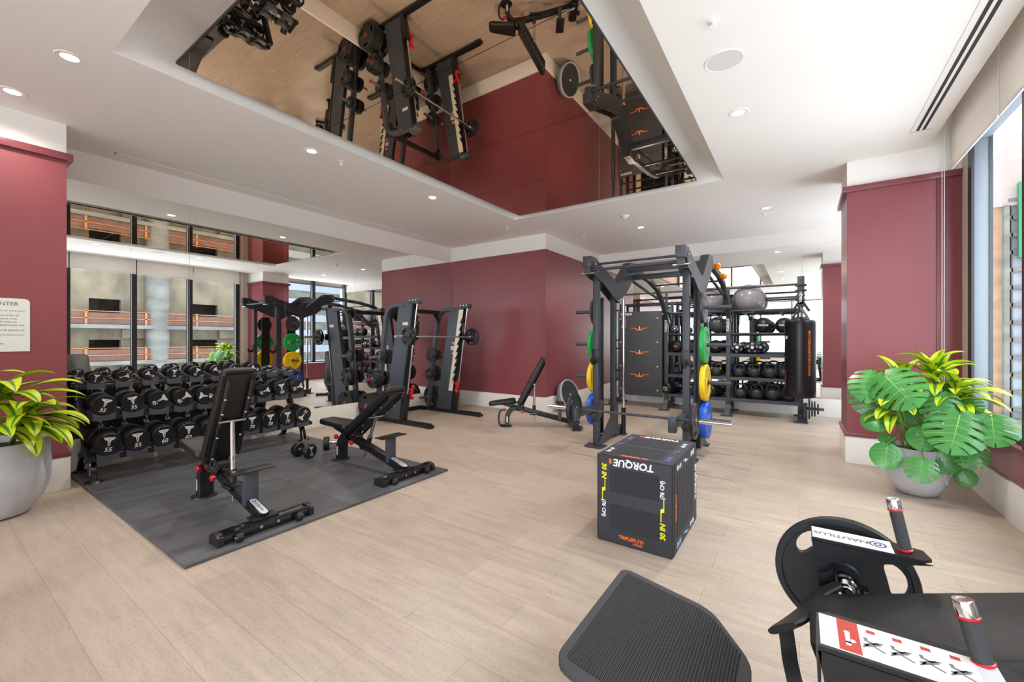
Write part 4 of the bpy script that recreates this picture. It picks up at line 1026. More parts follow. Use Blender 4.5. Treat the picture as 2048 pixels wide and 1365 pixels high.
def medball(c, r, label, lm='skygrey', roll=0.0):
    t = thing('medicine_ball', label, 'medicine ball', c, 'panelled medicine balls on the upper shelf')
    obj('shell', G().ell(c, r, 36, 20), 'rubface', t)
    # pentagon patches
    fx = V((.15, -1, .12)).normalized(); e1_ = fx.cross(V(ZV)).normalized(); e2_ = fx.cross(e1_); vs = [-fx]; g = G()
    for k in range(5):
        for sg, ph in ((1, 0), (-1, PI / 5)): a = roll + ph + k * 2 * PI / 5; vs.append(fx * (.70 * sg) + (e1_ * math.cos(a) + e2_ * math.sin(a)) * .71)
    Rm = Matrix.Identity(3)
    for v in vs:
        d = (Rm @ V(v)).normalized(); e1 = d.cross(V((.3, .5, .8))).normalized(); e2 = d.cross(e1)
        pts = [V(c) + (d + (e1 * math.cos(k * 2 * PI / 5) + e2 * math.sin(k * 2 * PI / 5)) * .33).normalized() * (r + .001) for k in range(5)]
        ctr = V(c) + d * (r + .0035); b0 = len(g.v); g.v += pts + [ctr]; g.f += [(b0 + k, b0 + (k + 1) % 5, b0 + 5) for k in range(5)]; g.m += [0] * 5
    obj('patch', g, lm, t)
    g = G(); g.lathe([(0, r + .003), (r * .22, r + .001), (r * .24, r - .006)], c, (.15, -1, .12), n=18); obj('badge', g, 'mark', t)
medball((-.985, SY0 + .1, 1.266), .115, 'black and grey panelled medicine ball, leftmost in front on the upper shelf', roll=.2)
medball((-.735, SY0 + .1, 1.266), .115, 'black and grey panelled medicine ball with white badge, third bay middle of the upper shelf', roll=.9)
medball((-.86, SY0 + .33, 1.266), .115, 'grey panelled medicine ball at the back of the shelf between two others', roll=1.7)
medball((-.62, SY0 + .33, 1.266), .115, 'grey panelled medicine ball at the back right of the upper shelf', roll=2.5)
ball('slam_ball', (-1.36, SY0 + .16, 1.285), .135, 'rubber', 'black rubber ball with orange crest behind the green bumper plate', 'medicine ball', None, 'TQ', 'orange', .5)
ball('slam_ball', (-2.09, SY0 + .14, 1.285), .135, 'rubber', 'black rubber ball with orange crest beside the target board', 'medicine ball', None, 'TQ', 'orange', .4)
ball('slam_ball', (-1.78, SY0 + .18, 1.285), .135, 'rubber', 'black rubber ball behind the front right post of the squat rack', 'medicine ball', None)
medball((-2.10, SY0 + .03, 1.64), .075, 'small panelled ball on the second rails beside the target board', roll=.4)
_kb = {}
def kettlebell(c, r, col, label, rz=0, num=None):
    key = (round(r, 3), col)
    if key not in _kb:
        g = G(); g.ell((0, 0, r * .93), (r, r, r), 28, 16, z0=-.90); a = obj('body', g, 'iron')
        g = G(); h = r * 1.9; wd = r * .78
        g.tube([(-wd * .9, 0, r * 1.35), (-wd * 1.08, 0, r * 1.9), (-wd * .78, 0, r * 2.42), (0, 0, r * 2.56), (wd * .78, 0, r * 2.42), (wd * 1.08, 0, r * 1.9), (wd * .9, 0, r * 1.35)], .0165, 12, smooth=6); b = obj('handle', g, 'iron')
        bands = None
        if col:
            g = G(); g.mi = 0
            for sx in (-1, 1): g.tube([(sx * wd * .93, 0, r * 1.52), (sx * wd * 1.03, 0, r * 1.72)], .0185, 12)
            d_ = obj('colour_band', g, col); bands = d_.data; bpy.data.objects.remove(d_)
        g = G(); g.lathe([(0, r + .0015), (r * .42, r - .008 + .0015)], (0, 0, r * .93), (0, -1, .05), n=20); e = obj('badge', g, 'rubber')
        _kb[key] = [('body', a.data), ('handle', b.data)] + ([('colour_band', bands)] if bands else []) + [('badge', e.data)]
        for q in (a, b, e): bpy.data.objects.remove(q)
    t = thing('kettlebell', label, 'kettlebell', c, 'kettlebells on the lower shelves', world=False, rz=rz)
    for n_, me in _kb[key]:
        o = bpy.data.objects.new(n_, me); C.objects.link(o); o.parent = t
    return t
M['yb'] = M['yellowp']
M['purb'] = mat('purple_band', '#7A4FC0', .4); M['grnb'] = mat('green_band', '#4FB84A', .4); M['redb'] = mat('red_band', '#E0343C', .4); M['yelb'] = mat('yellow_band', '#E8D830', .4)
for x, r, cb, lb in [(-2.10, .088, None, 'black kettlebell on the middle shelf right beside the target board'), (-1.84, .088, 'yelb', 'kettlebell with yellow bands behind the hook of the squat rack post'), (-1.60, .09, 'yelb', 'kettlebell with yellow bands hidden behind the squat rack post'), (-1.345, .098, 'yelb', 'kettlebell with yellow bands behind the yellow bumper plate'),
                     (-.945, .098, 'purb', 'kettlebell with purple bands on the middle shelf'), (-.695, .100, 'grnb', 'kettlebell with green bands on the middle shelf'), (-.44, .105, 'redb', 'kettlebell with red bands in full view on the middle shelf'), (-.20, .105, 'redb', 'kettlebell with red bands partly hidden by the punching bag')]:
    kettlebell((x, SY0 + .105, .7065), r, cb, lb)
for x, r, lb in [(-1.02, .09, 'second row kettlebell behind the purple banded one'), (-.83, .09, 'second row kettlebell between the purple and green banded ones'), (-.55, .1, 'second row kettlebell between the green and red banded ones'), (-.30, .1, 'second row kettlebell behind the two red banded ones'), (-1.45, .09, 'second row kettlebell behind the yellow banded one')]:
    kettlebell((x, SY0 + .345, .7065), r, None, lb)
for x, r, lb in [(-.92, .108, 'plain black kettlebell on the bottom shelf, nearest the middle post'), (-.655, .110, 'plain black kettlebell on the bottom shelf, second from the middle post'), (-.40, .115, 'plain black kettlebell on the bottom shelf, third from the middle post'), (-.14, .115, 'plain black kettlebell on the bottom shelf under the punching bag')]:
    kettlebell((x, SY0 + .115, .3065), r, None, lb)
for x, r, lb in [(-.80, .105, 'back row kettlebell on the bottom shelf, leftmost visible between two others'), (-.52, .105, 'back row kettlebell on the bottom shelf, middle'), (-.28, .11, 'back row kettlebell on the bottom shelf, near the punching bag')]:
    kettlebell((x, SY0 + .36, .3065), r, None, lb)
def sandroll(x, z, r, label, m, txt):
    t = thing('sandbag', label, 'sandbag', (x, SY0 + .1, z), 'sandbag rolls on the bottom shelf')
    g = G(); g.lathe([(0, -.22), (r * .8, -.22), (r, -.19), (r * 1.03, -.1), (r, .19), (r * .85, .22), (0, .222)], (x, SY0 + .15, z), (0.35, 1, 0), n=28); obj('body', g, 'bag', t)
    g = G(); d = V((-.35, -1, 0)).normalized(); rt = V((1, -.35, 0)).normalized()
    g.merge(text_vf('10 LB', .045, .1, .001, .03), frm(V((x, SY0 + .15, z)) + d * .222 + V((0, 0, .012)), rt, ZV, d)); g.mi = 1
    g.merge(text_vf(txt, .03, .1, .001, .02), frm(V((x, SY0 + .15, z)) + d * .222 - V((0, 0, .035)), rt, ZV, d)); obj('lettering', g, ['mark', m], t, smooth=False)
sandroll(-2.20, .426, .115, 'black roll shaped sandbag with yellow print at the board end of the bottom shelf', 'yellowp', 'TORQUE')
sandroll(-1.78, .426, .115, 'black roll shaped sandbag behind the squat rack posts', 'mark', 'TORQUE')
sandroll(-1.38, .426, .115, 'black sandbag with purple print beside the yellow and blue bumper plates', 'purple', 'TORQUE')

# ---------------- punching bag
bx, byy = .01, 8.62
t = thing('punching_bag', 'black heavy punching bag with orange lettering hanging from the rack end', 'punching bag', (bx, byy, .45))
g = G(); R = .222
g.lathe([(0, .0), (R * .8, .0), (R * .93, .012), (R * .99, .05), (R, .12), (R, 1.22), (R * .985, 1.27), (R * .93, 1.30), (R * .6, 1.315), (R * .55, 1.35), (R * .3, 1.36), (0, 1.36)], (bx, byy, .45), n=56); obj('body', g, 'bag', t)
g = G(); g.lathe([(R * 1.003, .0), (R * 1.006, .004), (R * 1.003, .008)], (bx, byy, .47), n=56); g.lathe([(R * 1.003, .0), (R * 1.006, .004), (R * 1.003, .008)], (bx, byy, 1.55), n=56); obj('seam', g, 'rubber', t)
g = G()
for k in range(4):
    a = PI / 4 + k * PI / 2; p = V((bx + math.cos(a) * R * .75, byy + math.sin(a) * R * .75, 1.76)); g.tube([p, V((bx + math.cos(a) * R * .5, byy + math.sin(a) * R * .5, 1.84)), V((bx, byy, 1.98))], .02, rect=(.035, .006), smooth=2)
obj('hanging_strap', g, 'rubber', t)
g = G(); g.cyl((bx, byy, 1.80), (bx, byy, 1.88), .045, n=16); g.tube([(bx, byy, 1.88), (bx, byy, 2.02)], .012, 8); obj('swivel', g, 'alu', t)
def on_cyl(vf, ang, z, r, out=.001, rot=0):
    g = G(); cr, sr = math.cos(rot), math.sin(rot)
    for p in vf[0]:
        x, y = p[0] * cr - p[1] * sr, p[0] * sr + p[1] * cr; a = ang + x / r
        g.v.append(V((bx + math.cos(a) * (r + out + p[2]), byy + math.sin(a) * (r + out + p[2]), z + y)))
    g.f = [list(f) for f in vf[1]]; g.m = [0] * len(g.f); return g
aim = math.atan2(-byy, -bx)
obj('lettering', on_cyl(text_vf('WWW.TORQUEFITNESS.COM', .055, 0, .001, .008), aim + .62, 1.20, R, rot=PI / 2), 'orange', t, smooth=False)
obj('lettering', on_cyl(text_vf('TORQUE', .06, .15, .001, .03), aim - 1.45, 1.46, R), 'mark', t, smooth=False)
g = G()
for z, w_ in ((1.34, .05), (1.12, .05), (.90, .06)):
    g.merge(([(0, 0, 0)], []), Matrix.Identity(4)); vs = []; 
    gg = on_cyl(([(-w_, -.004, 0), (0, -.004, 0), (w_, -.004, 0), (-w_, .004, 0), (0, .004, 0), (w_, .004, 0)], [(0, 1, 4, 3), (1, 2, 5, 4)]), aim - 1.2, z, R); b0 = len(g.v); g.v += gg.v; g.f += [[b0 + i for i in f] for f in gg.f]; g.m += [0, 0]
gg = on_cyl(([(-.008, -.30, 0), (.008, -.30, 0), (-.008, .0, 0), (.008, .0, 0)], [(0, 1, 3, 2)]), aim - 1.2, .90, R); b0 = len(g.v); g.v += gg.v; g.f += [[b0 + i for i in f] for f in gg.f]; g.m += [0]
g.v = [p for p in g.v]; obj('height_marks', g, 'orange', t, smooth=False)
t = thing('bag_hanger', 'black forked bracket on the rack end carrying the punching bag', 'bracket', (.02, 8.8, 2.0))
g = G(); g.bb(-.02, .06, 8.60, 8.90, 2.02, 2.10, .005); g.bb(-.03, .07, 8.60, 8.66, 1.98, 2.50, .005); obj('arm', g, 'rig', t)
g = G()
for s in (-1, 1): g.beam((.02, 8.63, 2.12), (.02 + s * .12, 8.63, 1.90), .04, .02, up=YV)
obj('fork', g, 'black', t)
g = G(); g.bb(-.06, .1, 8.585, 8.68, 2.33, 2.36, .003); g.bb(-.06, .1, 8.585, 8.68, 2.24, 2.27, .003); obj('clamp', g, 'black', t)
g = G(); g.merge(text_vf('TORQUE', .05, .15, .001, .03), frm((.02, 8.5995, 2.15), ZV, (-1, 0, 0), (0, -1, 0))); obj('lettering', g, 'mark', t, smooth=False)
# plates on the low horn at the rack end
t = thing('plate_holder', 'low black horn on the storage rack foot holding small plates', 'plate holder', (.1, 8.86, 0))
g = G(); g.bb(.056, .115, 8.80, 8.95, .0, .32, .005); obj('bracket', g, 'rig', t)
g = G(); g.cyl((.115, 8.86, .235), (.345, 8.86, .235), .024, n=16, bv=.003); obj('horn', g, 'rig', t)
for k, (x, r) in enumerate([(.14, .18), (.178, .135), (.216, .13), (.262, .09)]):
    plate('bumper', r, .022, 'plategrey', (x, 8.86, .235), XV, '%s small plate on the low horn beside the storage rack foot' % ['innermost and largest', 'second', 'third', 'outermost and smallest'][k], 'small plates on the low horn')

# ---------------- balance dome leaning on the wall
t = thing('balance_trainer', 'grey half dome balance trainer leaning against the oxblood return wall', 'balance trainer', (-3.85, 7.62, 0))
ax = V((.92, -.12, .28)).normalized(); c = V((-3.80, 7.62, .318)); Rb = .31
g = G(); g.lathe([(0, 0), (Rb * .93, 0), (Rb * .93, -.005), (0, -.005)], c, ax, n=48); obj('platform', g, 'board', t)
g = G(); g.lathe([(Rb * .93, -.01), (Rb * .94, .012), (Rb, .014), (Rb * 1.02, -.005), (Rb, -.03), (Rb * .93, -.035)], c, ax, n=48); obj('rim', g, 'bosurim', t)
g = G(); g.lathe([(Rb * math.cos(a), -.03 - .20 * math.sin(a)) for a in [k * PI / 20 for k in range(10)]] + [(0, -.23)], c, ax, n=48); obj('dome', g, 'bosu', t)
obj('valve', G().cyl(c, c + ax * .008, .018, n=12), 'mark', t)

# ================================================================== JUMP BOX
x0, x1, y0, y1, hb = -1.195, -.675, 2.825, 3.575, .612
t = thing('jump_box', 'black soft covered jump box with yellow and white size lettering', 'plyometric box', ((x0+x1)/2, (y0+y1)/2, 0))
g = G(); g.bb(x0, x1, y0, y1, .001, hb, .012); obj('cover', g, 'cover', t)
g = G()
for a, b in ((x0 + .006, x1 - .006),):
    for yy in (y0 + .004, y1 - .004): g.tube([(a, yy, hb - .004), (b, yy, hb - .004)], .005, 6)
for xx in (x0 + .004, x1 - .004): g.tube([(xx, y0, hb - .004), (xx, y1, hb - .004)], .005, 6)
for xx, yy in ((x0 + .004, y0 + .004), (x1 - .004, y0 + .004), (x1 - .004, y1 - .004)): g.tube([(xx, yy, .01), (xx, yy, hb)], .005, 6)
g.tube([(x1 + .001, y0 + .045, .01), (x1 + .001, y0 + .045, hb)], .003, 6)
obj('piping', g, 'rubber', t)
for z_ in ((.36, .53), (.10, .275)): obj('grip_panel', G().bb(x0 + .095, x1 - .085, y0 - .002, y0 + .002, *z_), 'pad2', t, smooth=False)
for y_ in ((y0 + .09, y0 + .33), (y0 + .40, y0 + .66)): obj('grip_panel', G().bb(x0 + .08, x1 - .10, *y_, hb - .002, hb + .002), 'pad2', t, smooth=False)
for y_ in ((y0 + .12, y0 + .34), (y0 + .40, y0 + .62)): obj('grip_panel', G().bb(x1 - .002, x1 + .002, *y_, .1, .52), 'pad2', t, smooth=False)
def on_box(s, size, c, ex, ey, ez, m, sh=.12, b=.03):
    g = G(); g.merge(text_vf(s, size, sh, .0015, b), frm(c, ex, ey, ez)); return obj('lettering', g, m, t, smooth=False)
def zig(c, ex, ey, ez, L, m):
    g = G(); g.X = frm(c, ex, ey, ez); pts = [(-.5*L, .012), (.06*L, .012), (.10*L, -.006), (.5*L, -.006), (.5*L, -.012), (-.06*L, -.012), (-.10*L, .006), (-.5*L, .006)]
    g.prism([(x, y, 0) for x, y in pts], (0, 0, .0014)); obj('arrow_mark', g, m, t, smooth=False)
FN = (0, -1, 0)
f = lambda u, z: (x0 + u, y0 - .0008, z)
on_box('TORQUE', .068, f(.262, .572), (-1, 0, 0), (0, 0, -1), FN, 'mark')
g = G(); g.box(f(.098, .573), (.018, .003, .034), None, .001); obj('logo_block', g, 'orange', t)
on_box('TRIPLEPLYO', .032, f(.245, .058), XV, ZV, FN, 'orange'); on_box('X-SERIES', .017, f(.29, .032), XV, ZV, FN, 'orange')
on_box('30 IN', .047, f(.052, .50), (0, 0, -1), (1, 0, 0), FN, 'yellowp'); zig(f(.05, .37), (0, 0, -1), (1, 0, 0), FN, .15, 'yellowp'); on_box('(76 CM)', .036, f(.05, .235), (0, 0, -1), (1, 0, 0), FN, 'mark')
on_box('(76 CM)', .036, f(.455, .44), (0, 0, 1), (-1, 0, 0), FN, 'mark'); zig(f(.455, .305), (0, 0, 1), (-1, 0, 0), FN, .15, 'yellowp'); on_box('30 IN', .047, f(.458, .165), (0, 0, 1), (-1, 0, 0), FN, 'yellowp')
TN = (0, 0, 1); ft = lambda u, w_: (x0 + u, y0 + w_, hb + .0008)
on_box('TORQUE', .068, ft(.27, .70), (-1, 0, 0), (0, -1, 0), TN, 'mark'); g = G(); g.box(ft(.10, .70), (.018, .034, .003), None, .001); obj('logo_block', g, 'orange', t)
on_box('TRIPLEPLYO', .036, ft(.25, .045), XV, YV, TN, 'orange')
for u, sy_ in ((.04, -1), (.465, 1)):
    yy_, xx_ = (0, sy_, 0), (-sy_, 0, 0)
    on_box('24 IN', .05, ft(u, .60 if u < .1 else .14), yy_, xx_, TN, 'purple'); zig(ft(u, .37), yy_, xx_, TN, .15, 'purple'); on_box('(61 CM)', .036, ft(u, .16 if u < .1 else .58), yy_, xx_, TN, 'mark')
SN = (1, 0, 0); fs_ = lambda w_, z: (x1 + .0008, y0 + w_, z)
on_box('TORQUE', .068, fs_(.715, .31), (0, 0, 1), (0, -1, 0), SN, 'mark'); on_box('TRIPLEPLYO', .034, fs_(.085, .31), (0, 0, 1), (0, -1, 0), SN, 'orange')
MY, MZ_ = (0, -1, 0), (0, 0, -1)
on_box('20 IN', .05, fs_(.60, .57), MY, MZ_, SN, 'mark'); zig(fs_(.36, .565), MY, MZ_, SN, .14, 'mark'); on_box('(51 CM)', .036, fs_(.17, .565), MY, MZ_, SN, 'mark')
on_box('20 IN', .05, fs_(.17, .045), YV, ZV, SN, 'bluep'); zig(fs_(.38, .045), YV, ZV, SN, .14, 'bluep'); on_box('(51 CM)', .036, fs_(.58, .045), YV, ZV, SN, 'mark')

# ================================================================== PLANTERS
def pot(t, c, R, Hh):
    c = V(c)
    obj('pot', G().lathe([(0, 0), (R * .50, 0), (R * .62, .012), (R * .86, Hh * .20), (R * .985, Hh * .42), (R, Hh * .60), (R * .965, Hh * .97), (R * .95, Hh), (R * .90, Hh), (R * .90, Hh * .9), (0, Hh * .9)], c, n=56), 'concrete', t)
    obj('soil', G().lathe([(0, Hh * .93), (R * .6, Hh * .925), (R * .9, Hh * .905)], c, n=32), 'soil', t)
def strap_leaf(g, base, az, el, L, W, droop, twist=0.0, n=11, curl=0.22):
    """arched sword-shaped leaf, edges material 0, middle stripe material 1"""
    p = V(base); a = el; dz = V((math.cos(az), math.sin(az), 0)); sd = V((-math.sin(az), math.cos(az), 0)); rows = []
    for i in range(n + 1):
        u = i / n
        w_ = W * (math.sin(PI * min(1, u * .93 + .07) ** .9) ** .72) * (1 if u < .97 else .3)
        d = dz * math.cos(a) + V(ZV) * math.sin(a); nm = -dz * math.sin(a) + V(ZV) * math.cos(a)
        s2 = sd * math.cos(twist * u) + nm * math.sin(twist * u); n2 = nm * math.cos(twist * u) - sd * math.sin(twist * u)
        cols = [p + s2 * (w_ * k) + n2 * (abs(k) ** 1.5 * w_ * curl) for k in (-1, -.62, -.22, 0, .22, .62, 1)]
        rows.append(cols); p = p + d * (L / n); a -= droop / n * (.5 + u)
    b0 = len(g.v); m = 7
    for r in rows: g.v += r
    for i in range(n):
        for j in range(m - 1):
            g.f.append((b0 + i * m + j, b0 + i * m + j + 1, b0 + (i + 1) * m + j + 1, b0 + (i + 1) * m + j)); g.m.append(1 if j in (2, 3) or (j in (1, 4) and i % 3 == 0 and i < 4) else 0)
def rosette(g, c, n, L, W, rnd, el0=1.2, el1=.1, droop=1.6, azr=(0, 2 * PI)):
    for k in range(n):
        u = k / n; az = azr[0] + (azr[1] - azr[0]) * ((k * .38197) % 1) + rnd.uniform(-.15, .15)
        strap_leaf(g, V(c) + V((rnd.uniform(-.02, .02), rnd.uniform(-.02, .02), -.12 * u)), az, el0 + (el1 - el0) * u + rnd.uniform(-.12, .12), L * rnd.uniform(.8, 1.12), W * rnd.uniform(.85, 1.15), droop * rnd.uniform(.75, 1.2), rnd.uniform(-.5, .5))
t = thing('potted_dracaena', 'yellow green striped dracaena in a grey concrete bowl by the left wall', 'potted plant', (-5.37, .42, 0))
pot(t, (-5.37, .42, 0), .33, .60)
rnd = random.Random(11); g = G()
rosette(g, (-5.33, .45, 1.0), 15, .46, .066, rnd, 1.15, .05, 1.7, (-2.0, 2.0))
rosette(g, (-5.22, .60, .84), 13, .42, .060, rnd, .9, -.1, 1.6, (-1.6, 2.2))
rosette(g, (-5.46, .30, 1.04), 9, .40, .064, rnd, 1.2, .3, 1.5, (-1.7, 1.7))
rosette(g, (-5.15, .38, .80), 12, .40, .060, rnd, .7, -.3, 1.5, (-1.8, 1.8))
for az, el, z, L in ((.9, .1, .80, .42), (1.25, -.1, .76, .44), (.55, .05, .72, .40), (1.5, .35, .95, .40), (1.3, .55, 1.0, .38), (.2, -.2, .70, .36), (1.6, -.2, .74, .34)):
    strap_leaf(g, (-5.24, .56, z), az, el, L, .058, 1.2, .2)
g.v = [V((max(p.x, -5.742 + .0), p.y, p.z)) for p in g.v]
obj('foliage', g, ['lime', 'leafstripe'], t, angle=80)
g = G()
for a, b in (((-5.35, .43, .54), (-5.33, .45, 1.0)), ((-5.3, .5, .54), (-5.22, .60, .84)), ((-5.42, .36, .54), (-5.48, .30, 1.02)), ((-5.3, .4, .54), (-5.16, .40, .78))): g.tube([a, b], .016, 8)
obj('stems', g, 'stem', t)

def monstera_leaf(g, A, T, split, wid=1.0, bend=.22):
    A = V(A); T = V(T); d = (T - A); S = d.length / .93; d.normalize()
    view = (V((0, -.3, 1.9)) - A).normalized(); nm = (view - d * view.dot(d)).normalized(); s = nm.cross(d).normalized()
    ts = [-.24, -.12, .02, .20, .38, .56, .70, .80]; ws = [.12, .40, .52, .56, .53, .43, .28, .02]
    def P_(x, y): return A + d * (x * S) + s * (y * S * wid) + nm * (-bend * S * (y * y * 1.6 + max(0, x) ** 2 * .6))
    for sg in (-1, 1):
        inn = .34 if split else 1.0
        for i in range(len(ts) - 1):
            t0_, t1_ = ts[i], ts[i + 1]; w0, w1 = ws[i], ws[i + 1]
            m0, m1 = max(t0_, 0), max(t1_, 0)
            b0 = len(g.v)
            K = 4
            for k in range(K + 1):
                q = k / K * inn
                g.v.append(P_(m0 + (t0_ + .10 * q - m0) * q + (.06 * q if t0_ >= 0 else 0), sg * w0 * q)); g.v.append(P_(m1 + (t1_ + .10 * q - m1) * q + (.06 * q if t1_ >= 0 else 0), sg * w1 * q))
            for k in range(K): g.f.append((b0 + 2 * k, b0 + 2 * k + 1, b0 + 2 * k + 3, b0 + 2 * k + 2)); g.m.append(0)
            if split:
                gp = 0.0 if i < 1 or i >= len(ts) - 2 else .15
                b0 = len(g.v)
                for k in range(K + 1):
                    q = inn + (1 - inn) * k / K; e = gp * min(1, k / 1.0) * (1 - .25 * (k == K)); e = gp * (.25, .95, 1.0, .8, 1.1)[k]
                    ta, tb = t0_ + (t1_ - t0_) * e, t1_ - (t1_ - t0_) * e; wa, wb = w0 + (w1 - w0) * e, w1 - (w1 - w0) * e
                    if k == K: wa *= .95; wb *= .95
                    fx = .10 * q + (.10 * (q - inn) if t0_ >= 0 else 0)
                    g.v.append(P_(max(ta, 0) + (ta + .1 * q - max(ta, 0)) * q + (.06 * q if ta >= 0 else 0), sg * wa * q)); g.v.append(P_(max(tb, 0) + (tb + .1 * q - max(tb, 0)) * q + (.06 * q if tb >= 0 else 0), sg * wb * q))
                for k in range(K): g.f.append((b0 + 2 * k, b0 + 2 * k + 1, b0 + 2 * k + 3, b0 + 2 * k + 2)); g.m.append(0)
    # midrib
    b0 = len(g.v)
    for k in range(7):
        x = .80 * k / 6; w_ = .010 * (1 - k / 7)
        g.v.append(P_(x, -w_) + nm * .0015); g.v.append(P_(x, w_) + nm * .0015)
    for k in range(6): g.f.append((b0 + 2 * k, b0 + 2 * k + 1, b0 + 2 * k + 3, b0 + 2 * k + 2)); g.m.append(1)
    for i in range(2, 6):
        for sg in (-1, 1):
            b0 = len(g.v); x0_ = ts[i] + .07
            for k in range(4): q = k / 3 * .85; xx = x0_ + .16 * q; w_ = ws[i] * q; g.v.append(P_(xx - .004, sg * w_) + nm * .001); g.v.append(P_(xx + .006 * (1 - q), sg * w_) + nm * .001)
            for k in range(3): g.f.append((b0 + 2 * k, b0 + 2 * k + 1, b0 + 2 * k + 3, b0 + 2 * k + 2)); g.m.append(1)
pc = V((.9, 5.35, 0))
t = thing('potted_monstera', 'monstera and lime dracaena in a grey concrete pot by the right window', 'potted plant', pc)
pot(t, pc, .225, .435)
LV = [((0.653, 5.15, 1.093), (0.823, 4.95, 0.857), 1), ((0.594, 5.25, 1.093), (0.499, 5.1, 0.865), 1), ((1.016, 5.15, 0.945), (0.996, 5.05, 0.718), 1), ((1.106, 5.0, 0.801), (1.015, 4.85, 0.508), 1),
 ((1.29, 5.02, 0.80), (1.27, 4.86, 0.60), 1), ((0.664, 5.1, 0.454), (0.63, 5.02, 0.263), 0), ((0.878, 5.0, 0.389), (0.843, 4.92, 0.21), 1), ((0.896, 5.1, 0.641), (0.878, 5.0, 0.475), 0),
 ((1.201, 5.1, 0.544), (1.149, 5.0, 0.37), 1), ((1.165, 5.2, 0.293), (1.198, 5.15, 0.171), 0), ((0.57, 5.2, 0.741), (0.606, 5.05, 0.606), 0), ((1.187, 5.3, 0.897), (1.254, 5.2, 0.786), 1),
 ((1.032, 5.15, 0.444), (1.046, 5.1, 0.263), 0), ((0.708, 5.3, 0.513), (0.642, 5.2, 0.467), 0), ((0.785, 5.35, 1.0), (0.914, 5.2, 0.887), 1), ((1.118, 5.5, 1.007), (1.21, 5.4, 0.932), 1),
 ((1.125, 5.3, 0.536), (1.165, 5.2, 0.431), 0), ((0.592, 5.4, 0.984), (0.544, 5.3, 0.7), 1), ((0.898, 5.4, 0.862), (0.778, 5.3, 0.63), 1)]
g = G(); gs = G()
for A, T, sp in LV:
    monstera_leaf(g, A, T, sp, 1.05 if sp else .95)
    b = pc + V((random.uniform(-.09, .09), random.uniform(-.09, .09), .39)); A_ = V(A); mid = (b + A_) / 2 + V((0, 0, .10)); dd = (A_ - V(T)).normalized()
    gs.tube([b, mid, A_ + dd * .04 - V((0, 0, .01)), A_], .0055, 7, smooth=4)
obj('monstera_leaves', g, ['monstera', 'vein'], t, angle=60)
obj('stems', gs, 'stem', t)
rnd = random.Random(4); g = G()
rosette(g, (1.04, 5.42, 1.12), 17, .38, .054, rnd, 1.42, .15, 1.4)
rosette(g, (.80, 5.40, 1.06), 15, .34, .054, rnd, 1.2, .1, 1.7)
rosette(g, (1.14, 5.30, .96), 13, .36, .054, rnd, 1.0, .0, 1.5, (-2.2, 1.2))
rosette(g, (.74, 5.22, .84), 11, .31, .052, rnd, .9, -.1, 1.6, (1.6, 5.2))
obj('dracaena_leaves', g, ['lime', 'leafstripe'], t, angle=80)
g = G()
for b in ((1.04, 5.42, 1.10), (.80, 5.40, 1.04), (1.14, 5.30, .94), (.74, 5.22, .82)): g.tube([(.9 + (b[0] - .9) * .3, 5.35 + (b[1] - 5.35) * .4, .39), b], .013, 8)
obj('canes', g, 'stem', t)
obj('support_stick', G().tube([(1.0, 5.12, .40), (1.03, 4.99, .2)], .003, 6), 'alu', t)

# ================================================================== FOREGROUND HIP MACHINE
YC = 1.58
t = thing('glute_machine', 'black hip thrust machine with ribbed foot platform and red ringed handles in the foreground', 'exercise machine', (0.2, YC, 0))
# foot platform
def plane_z(x): return .372 - (x + .67) * .165
out = []
cs = [(-.675, 1.90, .05), (-.30, 1.90, .06), (-.135, 1.70, .06), (-.135, 1.44, .06), (-.30, 1.22, .06), (-.675, 1.22, .07)]
n_ = len(cs)
for i, (x, y, r) in enumerate(cs):
    p = V((x, y)); a = (V(cs[i - 1][:2]) - p).normalized(); b = (V(cs[(i + 1) % n_][:2]) - p).normalized()
    for k in range(6):
        q = k / 5; out.append(p + a * r * (1 - q) ** 2 + b * r * q ** 2)
g = G(); m = len(out); cen = V((-.42, 1.56)); b0 = 0
lays = [(1.0, -.03), (1.0, -.004), (.992, .0)]
for s_, dz in lays: g.v += [V((cen.x + (p.x - cen.x) * s_, cen.y + (p.y - cen.y) * s_, plane_z(p.x) + dz)) for p in out]
g.f = [list(range(m))[::-1], [2 * m + j for j in range(m)]] + [(i * m + j, i * m + (j + 1) % m, (i + 1) * m + (j + 1) % m, (i + 1) * m + j) for i in range(2) for j in range(m)]; g.m = [0] * len(g.f)
fp = obj('foot_platform', g, 'steelgrip', t)
g = G()
def inside_span(x, ins=.035):
    ys_ = []
    for i in range(m):
        a, b = out[i], out[(i + 1) % m]
        if (a.x - x) * (b.x - x) < 0: q = (x - a.x) / (b.x - a.x); ys_.append(a.y + (b.y - a.y) * q)
    return (min(ys_) + ins, max(ys_) - ins) if len(ys_) >= 2 else None
k = 0; x = -.64
while x < -.17:
    sp = inside_span(x)
    if sp: g.tube([(x, sp[0], plane_z(x) + .0005), (x, sp[1], plane_z(x) + .0005)], .0034, 6)
    x += .0105
rb = obj('ribs', g, 'rubber', fp)
g = G(); g.beam((-.45, YC, .26), (-.05, YC, .12), .09, .07); g.bb(-.5, -.42, YC - .2, YC + .2, .02, .30, .01); g.bb(-.55, 1.2, YC - .05, YC + .05, .02, .12, .01); g.bb(-.5, -.4, YC - .32, YC + .32, .0, .05, .01); g.bb(1.05, 1.15, YC - .32, YC + .32, .0, .05, .01); obj('base_frame', g, 'black', t)
